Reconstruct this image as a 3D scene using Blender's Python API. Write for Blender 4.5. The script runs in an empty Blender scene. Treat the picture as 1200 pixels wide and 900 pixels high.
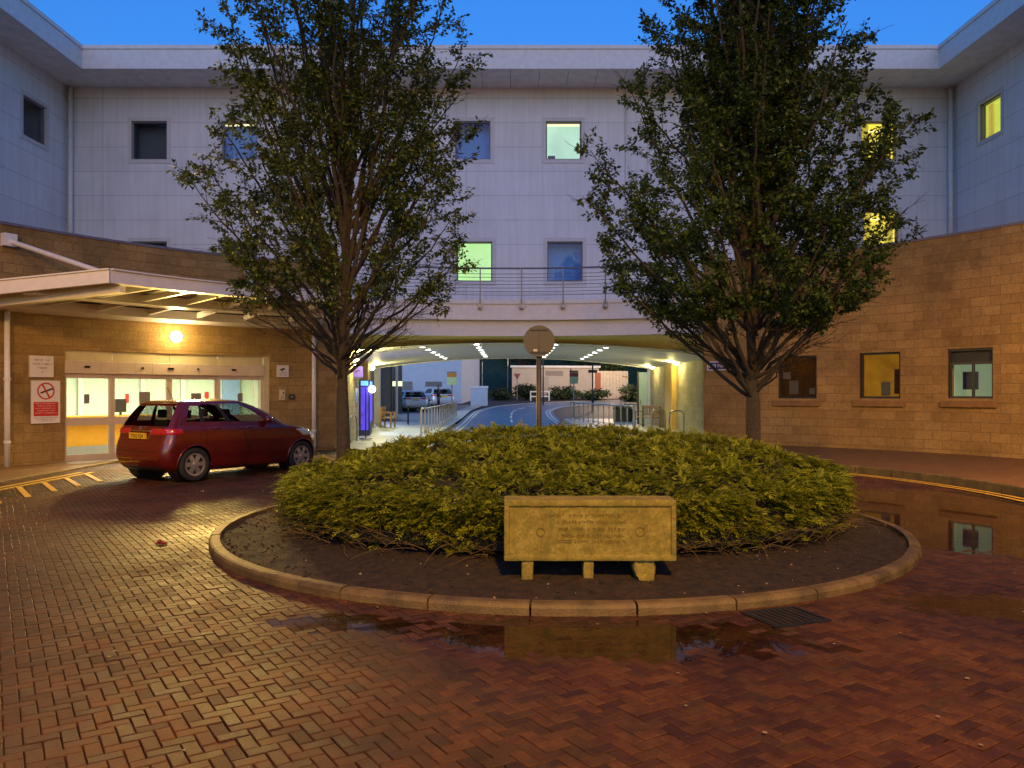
import bpy, math, random
import numpy as np
from mathutils import Vector, Matrix, noise

RND = random.Random(11)
NP = np.random.default_rng(5)
SC = bpy.context.scene
COL = SC.collection
PI = math.pi
rad = math.radians

# ------------------------------------------------------------------ place geometry
F, EYE, HOR = 940.0, 1.6, 460.0          # survey constants of the viewpoint
CX, CY, RW = 0.0, 12.0, 12.75            # centre and radius of the round forecourt

def th_at(px, r=RW):
    s = (px - 600) / F
    a, b, c = 1 + s * s, -2 * CY, CY * CY - r * r
    y = (-b + math.sqrt(b * b - 4 * a * c)) / (2 * a)
    return math.degrees(math.atan2(s * y, y - CY))

def arc(th, r, z=0.0):
    t = rad(th)
    return Vector((CX + r * math.sin(t), CY + r * math.cos(t), z))

def sstep(t):
    t = max(0.0, min(1.0, t))
    return t * t * (3 - 2 * t)

def g(x, y):
    z = 0.0
    if y < 30:
        z -= 0.08 * sstep((-x - 3.2) / 3.0) * sstep((28 - y) / 4)
    if y > 36:
        d = min(y, 84) - 36
        z += 0.0008 * d * d
        if y > 84:
            z += (y - 84) * 0.02
    return z

# ------------------------------------------------------------------ mesh helpers
class MB:
    def __init__(s):
        s.v, s.f, s.uv = [], [], []

    def face(s, pts, uvs=None):
        n = len(s.v)
        s.v += [tuple(p) for p in pts]
        s.f.append(tuple(range(n, n + len(pts))))
        s.uv.append(uvs or [(0, 0)] * len(pts))

    def hexa(s, p, uvw=None):
        """p = 8 points: bottom loop 0-3, top loop 4-7"""
        n = len(s.v)
        s.v += [tuple(q) for q in p]
        for a in ((3, 2, 1, 0), (4, 5, 6, 7), (0, 1, 5, 4), (1, 2, 6, 5), (2, 3, 7, 6), (3, 0, 4, 7)):
            s.f.append(tuple(n + i for i in a))
            q = [Vector(p[i]) for i in a]
            nn = (q[1] - q[0]).cross(q[2] - q[0])
            if uvw:
                s.uv.append([uvw[i] for i in a])
            elif abs(nn.z) > max(abs(nn.x), abs(nn.y)):
                s.uv.append([(v.x, v.y) for v in q])
            elif abs(nn.x) > abs(nn.y):
                s.uv.append([(v.y, v.z) for v in q])
            else:
                s.uv.append([(v.x, v.z) for v in q])

    def box(s, x0, x1, y0, y1, z0, z1, M=None):
        p = [(x0, y0, z0), (x1, y0, z0), (x1, y1, z0), (x0, y1, z0), (x0, y0, z1), (x1, y0, z1), (x1, y1, z1), (x0, y1, z1)]
        p = [Vector(q) for q in p]
        if M is not None:
            p = [M @ q for q in p]
        s.hexa(p)

    def fb(s, fr, u0, u1, z0, z1, d0, d1):
        """box in a wall frame: u along the wall, z up, d outwards"""
        o, u, n = fr
        P = lambda a, d, z: Vector((o.x + u.x * a + n.x * d, o.y + u.y * a + n.y * d, o.z + z))
        if u.x * n.y - u.y * n.x > 0: d0, d1 = d1, d0
        s.hexa([P(u0, d1, z0), P(u1, d1, z0), P(u1, d0, z0), P(u0, d0, z0),
                P(u0, d1, z1), P(u1, d1, z1), P(u1, d0, z1), P(u0, d0, z1)],
               [(u0, z0), (u1, z0), (u1, z0), (u0, z0), (u0, z1), (u1, z1), (u1, z1), (u0, z1)])

    def ring(s, fr, u0, u1, z0, z1, w, d0, d1):
        s.fb(fr, u0, u1, z1 - w, z1, d0, d1)
        s.fb(fr, u0, u1, z0, z0 + w, d0, d1)
        s.fb(fr, u0, u0 + w, z0 + w, z1 - w, d0, d1)
        s.fb(fr, u1 - w, u1, z0 + w, z1 - w, d0, d1)

    def arcbox(s, t0, t1, r0, r1, z0, z1, n=None, t0b=None):
        """curved box between angles; t0b = start angle at r1 (oblique end)"""
        if n is None:
            n = max(1, int(abs(t1 - t0) / 2.5 + .5))
        t0b = t0 if t0b is None else t0b
        for i in range(n):
            a, b = t0 + (t1 - t0) * i / n, t0 + (t1 - t0) * (i + 1) / n
            c, d = t0b + (t1 - t0b) * i / n, t0b + (t1 - t0b) * (i + 1) / n
            ua, ub = rad(a) * r0, rad(b) * r0
            s.hexa([arc(a, r0, z0), arc(b, r0, z0), arc(d, r1, z0), arc(c, r1, z0),
                    arc(a, r0, z1), arc(b, r0, z1), arc(d, r1, z1), arc(c, r1, z1)],
                   [(ua, z0), (ub, z0), (ub, z0 + .3), (ua, z0 + .3), (ua, z1), (ub, z1), (ub, z1 + .3), (ua, z1 + .3)])

    def tube(s, pts, r, n=8, cap=True):
        pts = [Vector(p) for p in pts]
        rs = r if isinstance(r, (list, tuple)) else [r] * len(pts)
        base = len(s.v)
        up = None
        for i, p in enumerate(pts):
            d = (pts[min(i + 1, len(pts) - 1)] - pts[max(i - 1, 0)])
            if d.length < 1e-9:
                d = Vector((0, 0, 1))
            d.normalize()
            if up is None:
                up = d.orthogonal().normalized()
            else:
                up = (up - d * up.dot(d))
                up = up.normalized() if up.length > 1e-6 else d.orthogonal().normalized()
            w = d.cross(up)
            for k in range(n):
                a = 2 * PI * k / n
                s.v.append(tuple(p + (up * math.cos(a) + w * math.sin(a)) * rs[i]))
        for i in range(len(pts) - 1):
            for k in range(n):
                a, b = base + i * n + k, base + i * n + (k + 1) % n
                s.f.append((a, b, b + n, a + n))
                s.uv.append([(k / n, i), ((k + 1) / n, i), ((k + 1) / n, i + 1), (k / n, i + 1)])
        if cap:
            s.f.append(tuple(base + k for k in reversed(range(n)))); s.uv.append([(0, 0)] * n)
            e = base + (len(pts) - 1) * n
            s.f.append(tuple(e + k for k in range(n))); s.uv.append([(0, 0)] * n)

    def lathe(s, prof, n=24, M=None, closed=False):
        """prof = [(r, h)] revolved about local Z"""
        M = M or Matrix.Identity(4)
        base = len(s.v)
        for r_, h in prof:
            for k in range(n):
                a = 2 * PI * k / n
                s.v.append(tuple(M @ Vector((r_ * math.cos(a), r_ * math.sin(a), h))))
        m = len(prof)
        for i in range(m if closed else m - 1):
            j = (i + 1) % m
            for k in range(n):
                a, b = base + i * n + k, base + i * n + (k + 1) % n
                c, d = base + j * n + (k + 1) % n, base + j * n + k
                s.f.append((a, b, c, d)); s.uv.append([(0, 0)] * 4)

    def add(s, other_v, other_f, M=None):
        n = len(s.v)
        for p in other_v:
            s.v.append(tuple(M @ Vector(p)) if M is not None else tuple(p))
        for f in other_f:
            s.f.append(tuple(n + i for i in f)); s.uv.append([(0, 0)] * len(f))

    def build(s, name, m, parent=None, bevel=0, smooth=False, local=False, auto=None):
        me = bpy.data.meshes.new(name)
        me.from_pydata(s.v, [], s.f)
        uvl = me.uv_layers.new(name='UVMap')
        flat = [c for f in s.uv for p in f for c in p]
        if len(flat) == len(uvl.data) * 2:
            uvl.data.foreach_set('uv', flat)
        me.materials.append(m)
        if smooth:
            me.polygons.foreach_set('use_smooth', [True] * len(me.polygons))
        me.update()
        return link(name, me, parent, bevel, local)

def link(name, me, parent=None, bevel=0, local=False):
    o = bpy.data.objects.new(name, me)
    COL.objects.link(o)
    if parent is not None:
        o.parent = parent
        if not local and parent.type == 'EMPTY':
            o.matrix_parent_inverse = (Matrix.Translation(parent.location) @ Matrix.Rotation(parent.rotation_euler.z, 4, 'Z')).inverted()
    if bevel:
        b = o.modifiers.new('bevel', 'BEVEL'); b.width = bevel; b.segments = 2; b.limit_method = 'ANGLE'
        b.angle_limit = rad(40)
    return o

def tag(o, label, cat, group=None):
    o['label'] = label; o['category'] = cat
    if group: o['group'] = group
    return o

def thing(name, label, cat, loc=(0, 0, 0), rz=0, group=None):
    o = bpy.data.objects.new(name, None)
    o.empty_display_size = .2
    COL.objects.link(o)
    o.location = loc; o.rotation_euler = (0, 0, rz)
    return tag(o, label, cat, group)

def struct(o):
    o['kind'] = 'structure'
    return o

def copy_tree(o, parent=None):
    c = o.copy(); COL.objects.link(c)
    if parent is not None:
        c.parent = parent
        c.matrix_parent_inverse = o.matrix_parent_inverse.copy()
    for ch in list(o.children):
        copy_tree(ch, c)
    return c

def np_mesh(name, V, Q, m, parent=None, attr=None, smooth=False):
    """V (n,3), Q (m,4) or (m,3) face indices -> object; attr = per-face random value"""
    me = bpy.data.meshes.new(name)
    V = np.asarray(V, dtype=np.float32); Q = np.asarray(Q, dtype=np.int32)
    k = Q.shape[1]
    me.vertices.add(len(V)); me.vertices.foreach_set('co', V.ravel())
    me.loops.add(Q.size); me.loops.foreach_set('vertex_index', Q.ravel())
    me.polygons.add(len(Q))
    me.polygons.foreach_set('loop_start', np.arange(0, Q.size, k, dtype=np.int32))
    if attr is not None:
        a = me.attributes.new('rnd', 'FLOAT', 'FACE')
        a.data.foreach_set('value', np.asarray(attr, dtype=np.float32))
    me.materials.append(m)
    me.update(calc_edges=True)
    me.validate()
    me.polygons.foreach_set('use_smooth', [bool(smooth)] * len(me.polygons))
    return link(name, me, parent)

_TXT = {}
def text_geo(s, size, extrude=.004):
    key = (s, size, extrude)
    if key not in _TXT:
        cu = bpy.data.curves.new('lettering', 'FONT')
        cu.body = s; cu.size = size; cu.extrude = extrude; cu.align_x = 'CENTER'; cu.align_y = 'CENTER'
        cu.resolution_u = 3
        ob = bpy.data.objects.new('lettering', cu); COL.objects.link(ob)
        dg = bpy.context.evaluated_depsgraph_get()
        me = bpy.data.meshes.new_from_object(ob.evaluated_get(dg))
        _TXT[key] = ([tuple(v.co) for v in me.vertices], [tuple(p.vertices) for p in me.polygons])
        bpy.data.objects.remove(ob); bpy.data.curves.remove(cu); bpy.data.meshes.remove(me)
    return _TXT[key]

def frame_M(fr, u, z, d):
    """matrix placing text (x right, y up, z out) on a wall frame, readable from the outside"""
    o, ud, n = fr
    right = Vector((-n.y, n.x, 0))
    p = o + ud * u + n * d + Vector((0, 0, z))
    return Matrix(((right.x, 0, n.x, p.x), (right.y, 0, n.y, p.y), (0, 1, 0, p.z), (0, 0, 0, 1)))

def fr_between(a, b):
    """wall frame from a to b (plan), facing the forecourt centre"""
    a = Vector((a[0], a[1], 0)); b = Vector((b[0], b[1], 0))
    u = (b - a).normalized()
    n = Vector((u.y, -u.x, 0))
    c = Vector((CX, CY, 0))
    if n.dot(c - a) < 0: n = -n
    return (a, u, n)

# ------------------------------------------------------------------ materials
def _new(name):
    m = bpy.data.materials.new(name); m.use_nodes = True
    nt = m.node_tree
    b = nt.nodes['Principled BSDF']
    return m, nt, b

def N(nt, t, **kw):
    n = nt.nodes.new(t)
    for k, v in kw.items():
        if k in n.inputs.keys(): n.inputs[k].default_value = v
        else: setattr(n, k, v)
    return n

def rgb(c): return (c[0], c[1], c[2], 1)

def mix_rgb(nt, fac, a, b, blend='MIX'):
    n = nt.nodes.new('ShaderNodeMix'); n.data_type = 'RGBA'; n.blend_type = blend
    for s_, v in ((0, fac), (6, a), (7, b)):
        if hasattr(v, 'is_linked') or hasattr(v, 'links'):
            nt.links.new(v, n.inputs[s_])
        else:
            n.inputs[s_].default_value = v if s_ == 0 else rgb(v)
    return n.outputs[2]

def mathn(nt, op, a, b=0.0, c=None, clamp=False):
    n = nt.nodes.new('ShaderNodeMath'); n.operation = op; n.use_clamp = clamp
    for i, v in enumerate((a, b) if c is None else (a, b, c)):
        if hasattr(v, 'links'): nt.links.new(v, n.inputs[i])
        else: n.inputs[i].default_value = v
    return n.outputs[0]

def ramp(nt, fac, stops):
    n = nt.nodes.new('ShaderNodeValToRGB')
    while len(n.color_ramp.elements) < len(stops): n.color_ramp.elements.new(.5)
    for e, (p, c) in zip(n.color_ramp.elements, stops):
        e.position = p; e.color = rgb(c) if len(c) == 3 else c
    nt.links.new(fac, n.inputs[0])
    return n.outputs[0]

def noise_out(nt, scale, detail=4, rough=.6, coord='Object', vec=None):
    if vec is None:
        vec = nt.nodes.new('ShaderNodeTexCoord').outputs[coord]
    n = N(nt, 'ShaderNodeTexNoise'); n.inputs['Scale'].default_value = scale
    n.inputs['Detail'].default_value = detail; n.inputs['Roughness'].default_value = rough
    nt.links.new(vec, n.inputs['Vector'])
    return n.outputs['Fac']

def bump(nt, b, h, strength, dist=.02):
    n = N(nt, 'ShaderNodeBump'); n.inputs['Strength'].default_value = strength; n.inputs['Distance'].default_value = dist
    nt.links.new(h, n.inputs['Height'])
    nt.links.new(n.outputs[0], b.inputs['Normal'])

def pm(name, col, rough=.6, metal=0, var=.15, scale=6, bmp=0, bscale=40, coat=0, spec=.5):
    """plain painted / stone / wood surface with slight noise"""
    m, nt, b = _new(name)
    b.inputs['Roughness'].default_value = rough; b.inputs['Metallic'].default_value = metal
    b.inputs['Coat Weight'].default_value = coat; b.inputs['Specular IOR Level'].default_value = spec
    if var:
        f = noise_out(nt, scale)
        lo = [c * (1 - var) for c in col]; hi = [min(1, c * (1 + var)) for c in col]
        nt.links.new(ramp(nt, f, [(.3, lo), (.7, hi)]), b.inputs['Base Color'])
        nt.links.new(mathn(nt, 'MULTIPLY_ADD', f, .2, rough - .1), b.inputs['Roughness'])
    else:
        b.inputs['Base Color'].default_value = rgb(col)
    if bmp:
        bump(nt, b, noise_out(nt, bscale, 6), bmp)
    return m

def emit(name, col, s, var=0, scale=3):
    m, nt, b = _new(name)
    b.inputs['Base Color'].default_value = rgb([c * .5 for c in col]); b.inputs['Roughness'].default_value = .6
    b.inputs['Emission Color'].default_value = rgb(col); b.inputs['Emission Strength'].default_value = s
    m.cycles.emission_sampling = 'NONE'
    if var:
        f = noise_out(nt, scale, 2)
        nt.links.new(ramp(nt, f, [(.25, [c * (1 - var) for c in col]), (.75, col)]), b.inputs['Emission Color'])
    return m

def glass_mat(name, tint=(1, 1, 1), rough=.02, ior=1.5, boost=1.0):
    m, nt, b = _new(name)
    nt.nodes.remove(b)
    out = nt.nodes['Material Output']
    tr = N(nt, 'ShaderNodeBsdfTransparent'); tr.inputs[0].default_value = rgb(tint)
    gl = N(nt, 'ShaderNodeBsdfGlossy'); gl.inputs['Roughness'].default_value = rough
    fr = N(nt, 'ShaderNodeFresnel'); fr.inputs['IOR'].default_value = ior
    mx = N(nt, 'ShaderNodeMixShader')
    ge = nt.nodes.new('ShaderNodeNewGeometry')
    f = mathn(nt, 'MULTIPLY', fr.outputs[0], boost, clamp=True)
    nt.links.new(mathn(nt, 'MULTIPLY', f, mathn(nt, 'SUBTRACT', 1.0, ge.outputs['Backfacing'])), mx.inputs[0])
    nt.links.new(tr.outputs[0], mx.inputs[1]); nt.links.new(gl.outputs[0], mx.inputs[2])
    nt.links.new(mx.outputs[0], out.inputs['Surface'])
    return m

def stone_mat(name, c1, c2, mortar, bw=.45, bh=.225):
    """split-face block masonry on UV (arc length, height)"""
    m, nt, b = _new(name)
    uv = nt.nodes.new('ShaderNodeTexCoord')
    br = N(nt, 'ShaderNodeTexBrick')
    br.inputs['Scale'].default_value = 1; br.inputs['Mortar Size'].default_value = .006
    br.inputs['Brick Width'].default_value = bw; br.inputs['Row Height'].default_value = bh
    br.inputs['Color1'].default_value = (0, 0, 0, 1); br.inputs['Color2'].default_value = (1, 1, 1, 1)
    br.inputs['Mortar'].default_value = (.5, .5, .5, 1); br.inputs['Mortar Smooth'].default_value = .4
    nt.links.new(uv.outputs['UV'], br.inputs['Vector'])
    base = ramp(nt, br.outputs['Color'], [(0, c1), (.5, [(a + d) / 2 for a, d in zip(c1, c2)]), (1, c2)])
    big = noise_out(nt, .7, 7, .7)
    fine = noise_out(nt, 14, 6, .7)
    base = mix_rgb(nt, .75, base, ramp(nt, fine, [(.3, (.6, .58, .55)), (.7, (1, 1, 1))]), 'MULTIPLY')
    base = mix_rgb(nt, .7, base, ramp(nt, big, [(.34, (.4, .36, .33)), (.5, (.85, .84, .82)), (.66, (1.12, 1.1, 1.06))]), 'MULTIPLY')
    mo = mix_rgb(nt, br.outputs['Fac'], base, mortar)
    nt.links.new(mo, b.inputs['Base Color'])
    b.inputs['Roughness'].default_value = .85
    h = mathn(nt, 'SUBTRACT', mathn(nt, 'MULTIPLY', noise_out(nt, 22, 8, .7), 1.0), mathn(nt, 'MULTIPLY', br.outputs['Fac'], .6))
    bump(nt, b, h, .9, .03)
    return m

def clad_mat():
    """white panel cladding: fine horizontal joints, rarer vertical ones"""
    m, nt, b = _new('white_cladding')
    co = nt.nodes.new('ShaderNodeTexCoord')
    br = N(nt, 'ShaderNodeTexBrick'); br.offset = .0; br.squash = 1
    br.inputs['Scale'].default_value = 1; br.inputs['Mortar Size'].default_value = .009
    br.inputs['Brick Width'].default_value = 6.34; br.inputs['Row Height'].default_value = .85
    br.inputs['Color1'].default_value = (.74, .74, .75, 1); br.inputs['Color2'].default_value = (.8, .8, .81, 1)
    br.inputs['Mortar'].default_value = (.46, .45, .47, 1)
    mp = N(nt, 'ShaderNodeMapping'); mp.inputs['Location'].default_value = (1.6, .03, 0)
    nt.links.new(co.outputs['UV'], mp.inputs['Vector'])
    nt.links.new(mp.outputs[0], br.inputs['Vector'])
    st = noise_out(nt, .7, 5, .6)
    c = mix_rgb(nt, .5, br.outputs['Color'], ramp(nt, st, [(.3, (.78, .76, .75)), (.65, (1, 1, 1))]), 'MULTIPLY')
    mp2 = N(nt, 'ShaderNodeMapping'); mp2.inputs['Scale'].default_value = (7, 7, .35)
    nt.links.new(co.outputs['Object'], mp2.inputs['Vector'])
    streak = noise_out(nt, 1.0, 4, .6, vec=mp2.outputs[0])
    c = mix_rgb(nt, .36, c, ramp(nt, streak, [(.35, (.72, .7, .68)), (.6, (1, 1, 1))]), 'MULTIPLY')
    nt.links.new(c, b.inputs['Base Color'])
    b.inputs['Roughness'].default_value = .5
    bump(nt, b, mathn(nt, 'SUBTRACT', 1.0, br.outputs['Fac']), .4, .01)
    return m

def paver_mat():
    m, nt, b = _new('wet_brick_paving')
    at = N(nt, 'ShaderNodeAttribute'); at.attribute_name = 'rnd'
    c = ramp(nt, at.outputs['Fac'], [(0, (.05, .017, .005)), (.35, (.085, .028, .0075)), (.7, (.115, .043, .012)), (1, (.065, .028, .011))])
    fine = noise_out(nt, 55, 6, .75)
    c = mix_rgb(nt, .7, c, ramp(nt, fine, [(.3, (.4, .4, .4)), (.7, (1.1, 1.1, 1.1))]), 'MULTIPLY')
    mid = noise_out(nt, 13, 6, .8)
    c = mix_rgb(nt, .8, c, ramp(nt, mid, [(.34, (.45, .43, .42)), (.62, (1.15, 1.15, 1.15))]), 'MULTIPLY')
    wet = noise_out(nt, .5, 5, .6)
    stain = noise_out(nt, .62, 8, .72)
    c = mix_rgb(nt, .75, c, ramp(nt, stain, [(.38, (.22, .2, .2)), (.47, (.7, .7, .7)), (.62, (1.1, 1.1, 1.1))]), 'MULTIPLY')
    nt.links.new(c, b.inputs['Base Color'])
    r = mathn(nt, 'MULTIPLY_ADD', at.outputs['Fac'], .14, .27)
    r = mathn(nt, 'ADD', r, mathn(nt, 'MULTIPLY_ADD', mid, .3, -.08))
    r = mathn(nt, 'ADD', r, ramp(nt, wet, [(.35, (0, 0, 0)), (.7, (.22, .22, .22))]))
    nt.links.new(mathn(nt, 'ADD', r, mathn(nt, 'MULTIPLY', fine, .14)), b.inputs['Roughness'])
    b.inputs['Specular IOR Level'].default_value = .3
    bump(nt, b, noise_out(nt, 90, 6, .75), .6, .006)
    return m

def leaf_mat(name, a, bcol, c3, trans=.25):
    m, nt, b = _new(name)
    at = N(nt, 'ShaderNodeAttribute'); at.attribute_name = 'rnd'
    c = ramp(nt, at.outputs['Fac'], [(0, a), (.6, bcol), (1, c3)])
    nt.links.new(c, b.inputs['Base Color'])
    b.inputs['Roughness'].default_value = .5
    b.inputs['Specular IOR Level'].default_value = .3
    t = N(nt, 'ShaderNodeBsdfTranslucent'); nt.links.new(c, t.inputs[0])
    mx = N(nt, 'ShaderNodeMixShader'); mx.inputs[0].default_value = trans
    nt.links.new(b.outputs[0], mx.inputs[1]); nt.links.new(t.outputs[0], mx.inputs[2])
    nt.links.new(mx.outputs[0], nt.nodes['Material Output'].inputs['Surface'])
    return m

M = {}
M['clad'] = clad_mat()
M['stone'] = stone_mat('split_face_stone', (.34, .21, .065), (.44, .285, .095), (.22, .14, .045))
M['stone_pass'] = stone_mat('passage_stone', (.34, .28, .16), (.42, .35, .22), (.2, .16, .1))
M['coping'] = pm('coping_metal', (.18, .17, .2), .45, .3)
M['white'] = pm('white_paint', (.74, .73, .71), .45, var=.08)
M['white_gloss'] = pm('white_metal_paint', (.72, .71, .69), .35, var=.06)
M['soffit'] = pm('soffit_board', (.82, .76, .68), .7, var=.12, scale=3)
M['ceiling'] = pm('ceiling_panel', (.72, .73, .74), .55, var=.05)
M['yellow_white'] = pm('ivory_band', (.8, .72, .24), .55, var=.06)  # yellow lamp light on the passage band, put into its colour
M['frame_dark'] = pm('dark_frame', (.02, .02, .024), .4, var=.1)
M['frame_pale'] = pm('pale_window_surround', (.6, .58, .57), .5, var=.06)
M['frame_grey'] = pm('grey_window_frame', (.2, .19, .19), .5, var=.06)
M['door_frame'] = pm('door_aluminium', (.62, .52, .4), .4, .2, var=.05)
M['steel'] = pm('galvanised_steel', (.26, .27, .29), .4, .7, var=.1)
M['rail'] = pm('dark_rail', (.16, .17, .22), .4, .5, var=.1)
M['sill'] = pm('sandstone_sill', (.22, .12, .04), .85, var=.2, bmp=.4)
M['kerb'] = pm('kerb_concrete', (.115, .075, .024), .6, var=.5, scale=4, bmp=.5, bscale=60)
M['paver'] = paver_mat()
M['joint'] = pm('paving_joint', (.012, .008, .005), .7, var=.3, scale=30)
M['soil'] = pm('wet_soil', (.021, .0105, .0032), .85, var=.8, scale=11, bmp=1.0, bscale=34)
M['asphalt'] = pm('wet_asphalt', (.075, .085, .105), .4, var=.3, scale=1.2, bmp=.12, bscale=40)
M['footway'] = pm('wet_footway', (.12, .065, .025), .55, var=.3, scale=4, bmp=.35, bscale=70)
M['slabs'] = pm('passage_slabs', (.36, .36, .31), .5, var=.2, scale=2, bmp=.2, bscale=60)
M['line_yellow'] = pm('yellow_line_paint', (.55, .36, .05), .45, var=.3, scale=12)
M['line_pale'] = pm('worn_pale_line', (.62, .6, .5), .5, var=.2, scale=8)
M['grass'] = pm('rough_grass', (.03, .06, .012), .9, var=.5, scale=1.5, bmp=.8, bscale=12)
M['water'] = glass_mat('rain_water', (.66, .6, .55), .03, 1.34, 1.0)
M['glass'] = glass_mat('window_glass', (.93, .96, .95), .01, 1.5, 1.0)
M['glass_dark'] = glass_mat('tinted_glass', (.55, .6, .62), .01, 1.5, 2.3)
M['bark'] = pm('bark', (.045, .034, .022), .9, var=.35, scale=14, bmp=.8, bscale=30)
M['twig'] = pm('bare_twig', (.1, .062, .02), .85, var=.4, scale=9)
M['memorial'] = None
M['black'] = pm('black_paint', (.012, .012, .013), .4, var=.1)
M['rubber'] = pm('tyre_rubber', (.016, .016, .016), .8, var=.1)
M['wood'] = pm('bench_wood', (.3, .17, .07), .55, var=.3, scale=9)
M['sign_white'] = pm('sign_white', (.7, .66, .62), .5, var=.04)
M['sign_red'] = pm('sign_red', (.5, .025, .022), .45, var=.04)
M['sign_grey'] = pm('sign_text_grey', (.2, .17, .16), .6, var=0)
M['sign_blue'] = pm('sign_blue', (.02, .025, .11), .4, var=.04)
M['room_dark'] = pm('dim_room', (.05, .05, .055), .8, var=.1)
# ================================================================== GROUND
def prism(mb, poly, z0, z1, zf=None):
    n = len(poly)
    a = [(p[0], p[1], z0) for p in poly]; b = [(p[0], p[1], z1) for p in poly]
    ar = sum(poly[i][0] * poly[(i + 1) % n][1] - poly[(i + 1) % n][0] * poly[i][1] for i in range(n))
    if ar < 0:
        a.reverse(); b.reverse(); poly = list(reversed(poly))
    mb.face(list(reversed(a)), [(p[0], p[1]) for p in reversed(a)])
    mb.face(b, [(p[0], p[1]) for p in b])
    L = 0
    for i in range(n):
        j = (i + 1) % n
        d = math.hypot(poly[j][0] - poly[i][0], poly[j][1] - poly[i][1])
        mb.face([a[i], a[j], b[j], b[i]], [(L, z0), (L + d, z0), (L + d, z1), (L, z1)])
        L += d

def grid_sheet(name, xs, ys, m, dz, zf=g):
    V = [(x, y, zf(x, y) + dz) for y in ys for x in xs]
    w = len(xs)
    Q = [(j * w + i, j * w + i + 1, (j + 1) * w + i + 1, (j + 1) * w + i) for j in range(len(ys) - 1) for i in range(w - 1)]
    return struct(np_mesh(name, V, Q, m, smooth=True))

xs = sorted(set([-400, -150, -60, -30] + [x * 1.0 for x in range(-20, 21)] + [30, 60, 150, 400]))
ys = sorted(set([-60, -20] + [y * 1.5 for y in range(-4, 70)] + [130, 200, 400, 900]))
grid_sheet('ground', xs, ys, M['joint'], -.03)

def strip_sheet(name, left, right, m, dz, n=4, kerb=0):
    """sheet between two polylines, following the ground"""
    V, Q = [], []
    for a, b in zip(left, right):
        for k in range(n + 1):
            x = a[0] + (b[0] - a[0]) * k / n; y = a[1] + (b[1] - a[1]) * k / n
            V.append((x, y, g(x, y) + dz))
    for i in range(len(left) - 1):
        for k in range(n):
            p = i * (n + 1) + k
            Q.append((p, p + 1, p + n + 2, p + n + 1))
    return np_mesh(name, V, Q, m)

def smooth_path(pts, per=6):
    out = []
    for i in range(len(pts) - 1):
        p0 = pts[max(i - 1, 0)]; p1 = pts[i]; p2 = pts[i + 1]; p3 = pts[min(i + 2, len(pts) - 1)]
        for k in range(per):
            t = k / per
            out.append(tuple(.5 * (2 * p1[c] + (p2[c] - p0[c]) * t + (2 * p0[c] - 5 * p1[c] + 4 * p2[c] - p3[c]) * t * t
                                  + (3 * p1[c] - p0[c] - 3 * p2[c] + p3[c]) * t ** 3) for c in range(2)))
    out.append(tuple(pts[-1]))
    return out

def offset_path(path, d):
    out = []
    for i, p in enumerate(path):
        a = path[max(i - 1, 0)]; b = path[min(i + 1, len(path) - 1)]
        dx, dy = b[0] - a[0], b[1] - a[1]; L = math.hypot(dx, dy)
        out.append((p[0] + dy / L * d, p[1] - dx / L * d))
    return out

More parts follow.
